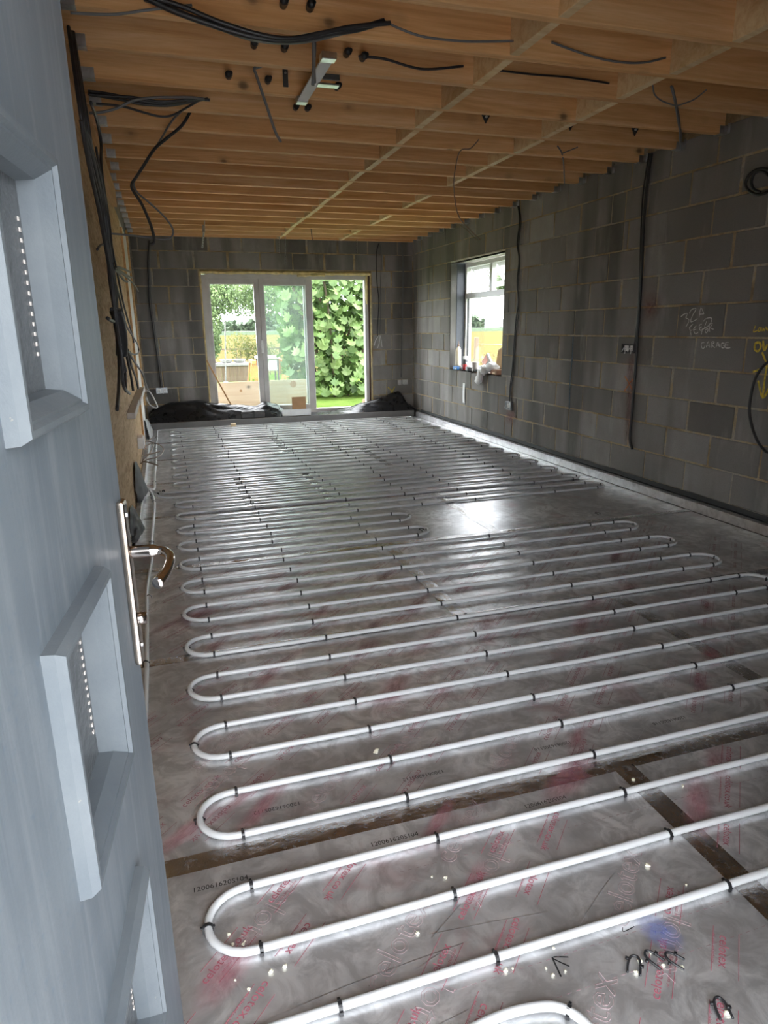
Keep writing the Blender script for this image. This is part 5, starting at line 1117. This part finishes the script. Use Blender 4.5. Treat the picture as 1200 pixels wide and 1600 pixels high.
tree('garden_tree', 'leafy tree with drooping branches seen through the left patio pane', 'tree', (-3.6, 17.5, 0), 2.0, .12,
     [((-2.9, 17.0, 2.3), (.9, .7, .6)), ((-2.3, 16.8, 2.1), (.55, .5, .5)), ((-2.65, 16.7, 1.55), (.38, .4, .6)), ((-1.75, 17.2, 2.06), (.75, .6, .46)), ((-2.6, 17.0, 1.0), (.28, .4, .4)), ((-1.2, 17.4, 2.1), (.6, .5, .5))], 16000, .075, M_TREE, 'garden trees')
tree('garden_tree', 'dark leafy tree standing behind the fig bush', 'tree', (.9, 19.6, 0), 2.2, .14,
     [((.2, 19.3, 2.5), (1.2, .9, 1.2)), ((-.55, 19.0, 2.3), (.7, .6, .9)), ((1.6, 19.2, 2.6), (1.4, .9, 1.3)), ((.4, 19.2, 1.0), (1.0, .6, .7))], 7000, .10, M_TREE, 'garden trees')
tree('garden_shrub', 'low yellow green shrub in front of the wheat field', 'shrub', (-1.6, 19.5, 0), .4, .03, [((-1.65, 19.5, .85), (.42, .3, .40)), ((-1.25, 19.6, .75), (.35, .3, .4)), ((-.9, 19.7, .65), (.35, .3, .35))], 2200, .06, M_SHRUB, 'shrubs')
tree('garden_shrub', 'rust tinged shrub outside the window beside the fence post', 'shrub', (3.5, 12.9, 0), .5, .03, [((3.45, 12.75, .55), (.45, .5, .55)), ((3.6, 12.55, .95), (.3, .35, .4)), ((3.2, 13.7, .35), (.35, .5, .4))], 1500, .07, M_ORB, 'shrubs')
tree('garden_shrub', 'low green weeds below the window view', 'shrub', (2.7, 14.9, 0), .3, .02, [((2.7, 14.9, .3), (.4, .4, .32)), ((3.3, 15.6, .3), (.5, .5, .32))], 1200, .06, M_HEDGE, 'shrubs')
tree('overhanging_tree', 'tree with branch tips dangling into the top of the window view', 'tree', (8.2, 19.8, 0), 3.4, .12, [((6.8, 18.8, 3.4), (1.2, 1.2, .7)), ((5.7, 17.9, 2.75), (.55, .6, .3)), ((5.35, 17.3, 2.45), (.35, .4, .22))], 2600, .10, M_TREE, 'garden trees')
post = empty('fence_post', (4.4, 17.0, 0), 'weathered wooden fence post at the edge of the field', 'post')
part('post_shaft', MB().box(4.35, 4.45, 16.95, 17.05, -.05, 1.02), M_FENCE, post, bevel=.01)
part('post_wire', MB().tube([(4.4, 17.0, .85), (5.2, 14.0, .84), (6.0, 11.0, .85)], .003, 5), M_STEEL, post)
hedge = MB()
def hdg(cx, cy, rx_, rz_, n):
    for _ in range(n):
        a = R.uniform(0, 2*math.pi); t = R.random()**.5; x = cx+math.cos(a)*rx_*t; z = abs(math.sin(a))*rz_*t
        s = R.uniform(.6, 1.6); rot = Euler((R.uniform(0, 3), R.uniform(0, 3), R.uniform(0, 3))).to_matrix()
        hedge.add([Vector((x, cy+R.uniform(-2, 2), z))+rot @ Vector((p*s, q*s, 0)) for p, q in ((-.6, -.6), (.6, -.6), (.7, .5), (0, .8), (-.7, .5))], [(0, 1, 2, 3, 4)])
for i in range(70):
    x = -60+i*5.2+R.uniform(-2, 2); hdg(x, 190+R.uniform(-8, 8)+abs(x-40)*.1, R.uniform(6, 10), R.uniform(2.0, 5.0), 230)
tag(part('distant_hedge', hedge, M_HEDGE), 'distant hedgerow trees along the horizon', 'hedge', kind='stuff')
strip = MB().box(-200, 300, 150, 158, -.05, .75); tag(part('field_margin', strip, M_HEDGE), 'green margin strip at the far side of the wheat field', 'field margin', kind='stuff')
# plywood sheet just outside the glass
ply = empty('plywood_sheet', (-2.2, 10.5, 0), 'pale plywood sheet with rounded corner leaning outside the patio glass', 'sheet')
vs = []; pts = [(-2.98, -.02), (-1.47, -.02), (-1.555, .50), (-1.575, .545), (-1.62, .56), (-2.93, .55)]
for t in (0, .018): vs += [(x, 10.42-.02*z+t, z) for x, z in pts]
n = len(pts); part('sheet_face', MB().add(vs, [tuple(range(n)), tuple(range(2*n-1, n-1, -1))]+[(i, i+n, (i+1) % n+n, (i+1) % n) for i in range(n)]), M_PLY, ply)
kn = MB()
for (x, z, s) in ((-2.28, .47, .035), (-1.80, .49, .05), (-2.60, .42, .02)): kn.tube([(x, 10.417-.02*z, z), (x, 10.421-.02*z, z)], s, 12)
part('sheet_knot', kn, M_BATTEN, ply)
hk = empty('garden_hook', (-2.21, 18.0, 0), 'thin metal shepherd hook pole on the lawn', 'hook pole')
part('hook_pole', MB().tube(smoothpath([(-2.21, 18, 0), (-2.13, 18, 1.3), (-2.11, 18, 1.62), (-2.16, 18, 1.75), (-2.25, 18, 1.74), (-2.28, 18, 1.66)], 6), .018, 7), M_STONE, hk, True); part('hook_foot', MB().box(-2.27, -2.15, 17.94, 18.06, -.02, .01), M_STONE, hk)
ur = empty('garden_urn', (-2.47, 18.64, .461), 'terracotta urn on the low garden wall', 'urn')
part('urn_bowl', MB().lathe([(.06, .14), (.15, .26), (.2, .34), (.21, .37), (.15, .37)], (-2.47, 18.64, .461), 18), M_TERRA, ur, True); part('urn_foot', MB().lathe([(.12, 0), (.12, .03), (.05, .07), (.06, .15)], (-2.47, 18.64, .461), 18), M_TERRA, ur, True)
gw = empty('garden_wall', (-2.0, 18.4, 0), 'low pale garden wall with timber cladding on the lawn', 'garden wall')
part('wall_coping', MB().box(-3.4, -1.55, 18.25, 18.85, .38, .46), M_STONE, gw, bevel=.01); 
for i in range(15): part('cladding_board', MB().box(-3.3+i*.115, -3.19+i*.115, 18.30, 18.33, -.03, .38), M_FENCE, gw)
for (x, lb) in ((-2.12, 'round grey planter bowl on the lawn, left of the pair'), (-1.78, 'round grey planter bowl on the lawn, right of the pair')):
    pl = empty('planter_bowl', (x, 18.42, .461), lb, 'planter', 'planter bowls'); part('bowl', MB().lathe([(.10, 0), (.15, .03), (.16, .08), (.148, .08), (.09, .02)], (x, 18.42, .461), 20), M_STONE, pl, True)
    part('bowl_rim', MB().tube([(x+.158*math.cos(a*.314), 18.42+.158*math.sin(a*.314), .541) for a in range(20)], .012, 6, closed=True), M_STEEL, pl, True)
for (x, lb) in ((-1.62, 'orange trestle seen through the left patio pane'), (-.86, 'orange trestle seen through the middle patio pane')):
    e = empty('trestle', (x, 17.0, 0), lb, 'trestle', 'orange trestles')
    part('trestle_beam', MB().box(x-.05, x+.05, 16.6, 17.4, .50, .58), M_TRESTLE, e, bevel=.005)
    for (sx_, yy) in ((-1, 16.7), (1, 16.7), (-1, 17.3), (1, 17.3)):
        part('leg', MB().tube([(x+sx_*.03, yy, .52), (x+sx_*.10, yy, -.02)], .022, 6), M_TRESTLE, e)
    part('trestle_brace', MB().box(x-.09, x+.09, 16.68, 16.72, .15, .45), M_TRESTLE, e)
wbn = empty('work_bench', (-1.2, 17.2, 0), 'cluttered grey work bench between the orange trestles', 'bench')
part('bench_top', MB().box(-1.5, -.95, 16.9, 17.5, .60, .66), M_GREYP, wbn, bevel=.006); part('bench_machine', MB().box(-1.22, -1.0, 17.0, 17.3, .30, .58), M_WHITEC, wbn, bevel=.02)
for (x, y) in ((-1.45, 16.95), (-1.0, 16.95), (-1.45, 17.45), (-1.0, 17.45)): part('leg', MB().box(x-.02, x+.02, y-.02, y+.02, -.02, .60), M_DGREY, wbn)
fn_ = empty('garden_fence', (-1.4, 20.6, 0), 'low open rail fence before the wheat field', 'fence')
for i in range(9): part('fence_picket', MB().box(-2.3+i*.32, -2.26+i*.32, 20.58, 20.62, -.02, .78), M_FENCE, fn_)
for z in (.3, .72): part('fence_rail', MB().box(-2.4, .5, 20.57, 20.60, z, z+.05), M_FENCE, fn_)
tag(part('blue_tarpaulin', MB().grid(lambda u, v: (-.75+u*.75, 16.2+v*.6, -.015+.16*math.sin(u*math.pi)*math.sin(v*math.pi)*(1+.6*nz(u*5, v*5, 1.))), 14, 10), M_TARP, None, True), 'crumpled blue tarpaulin on the grass under the fig bush', 'tarpaulin')
tag(part('brick_offcut', MB().box(-.33, -.05, 11.6, 11.72, -.02, .07), M_TERRA, None, bevel=.006), 'terracotta brick on the lawn by the open patio panel', 'brick')
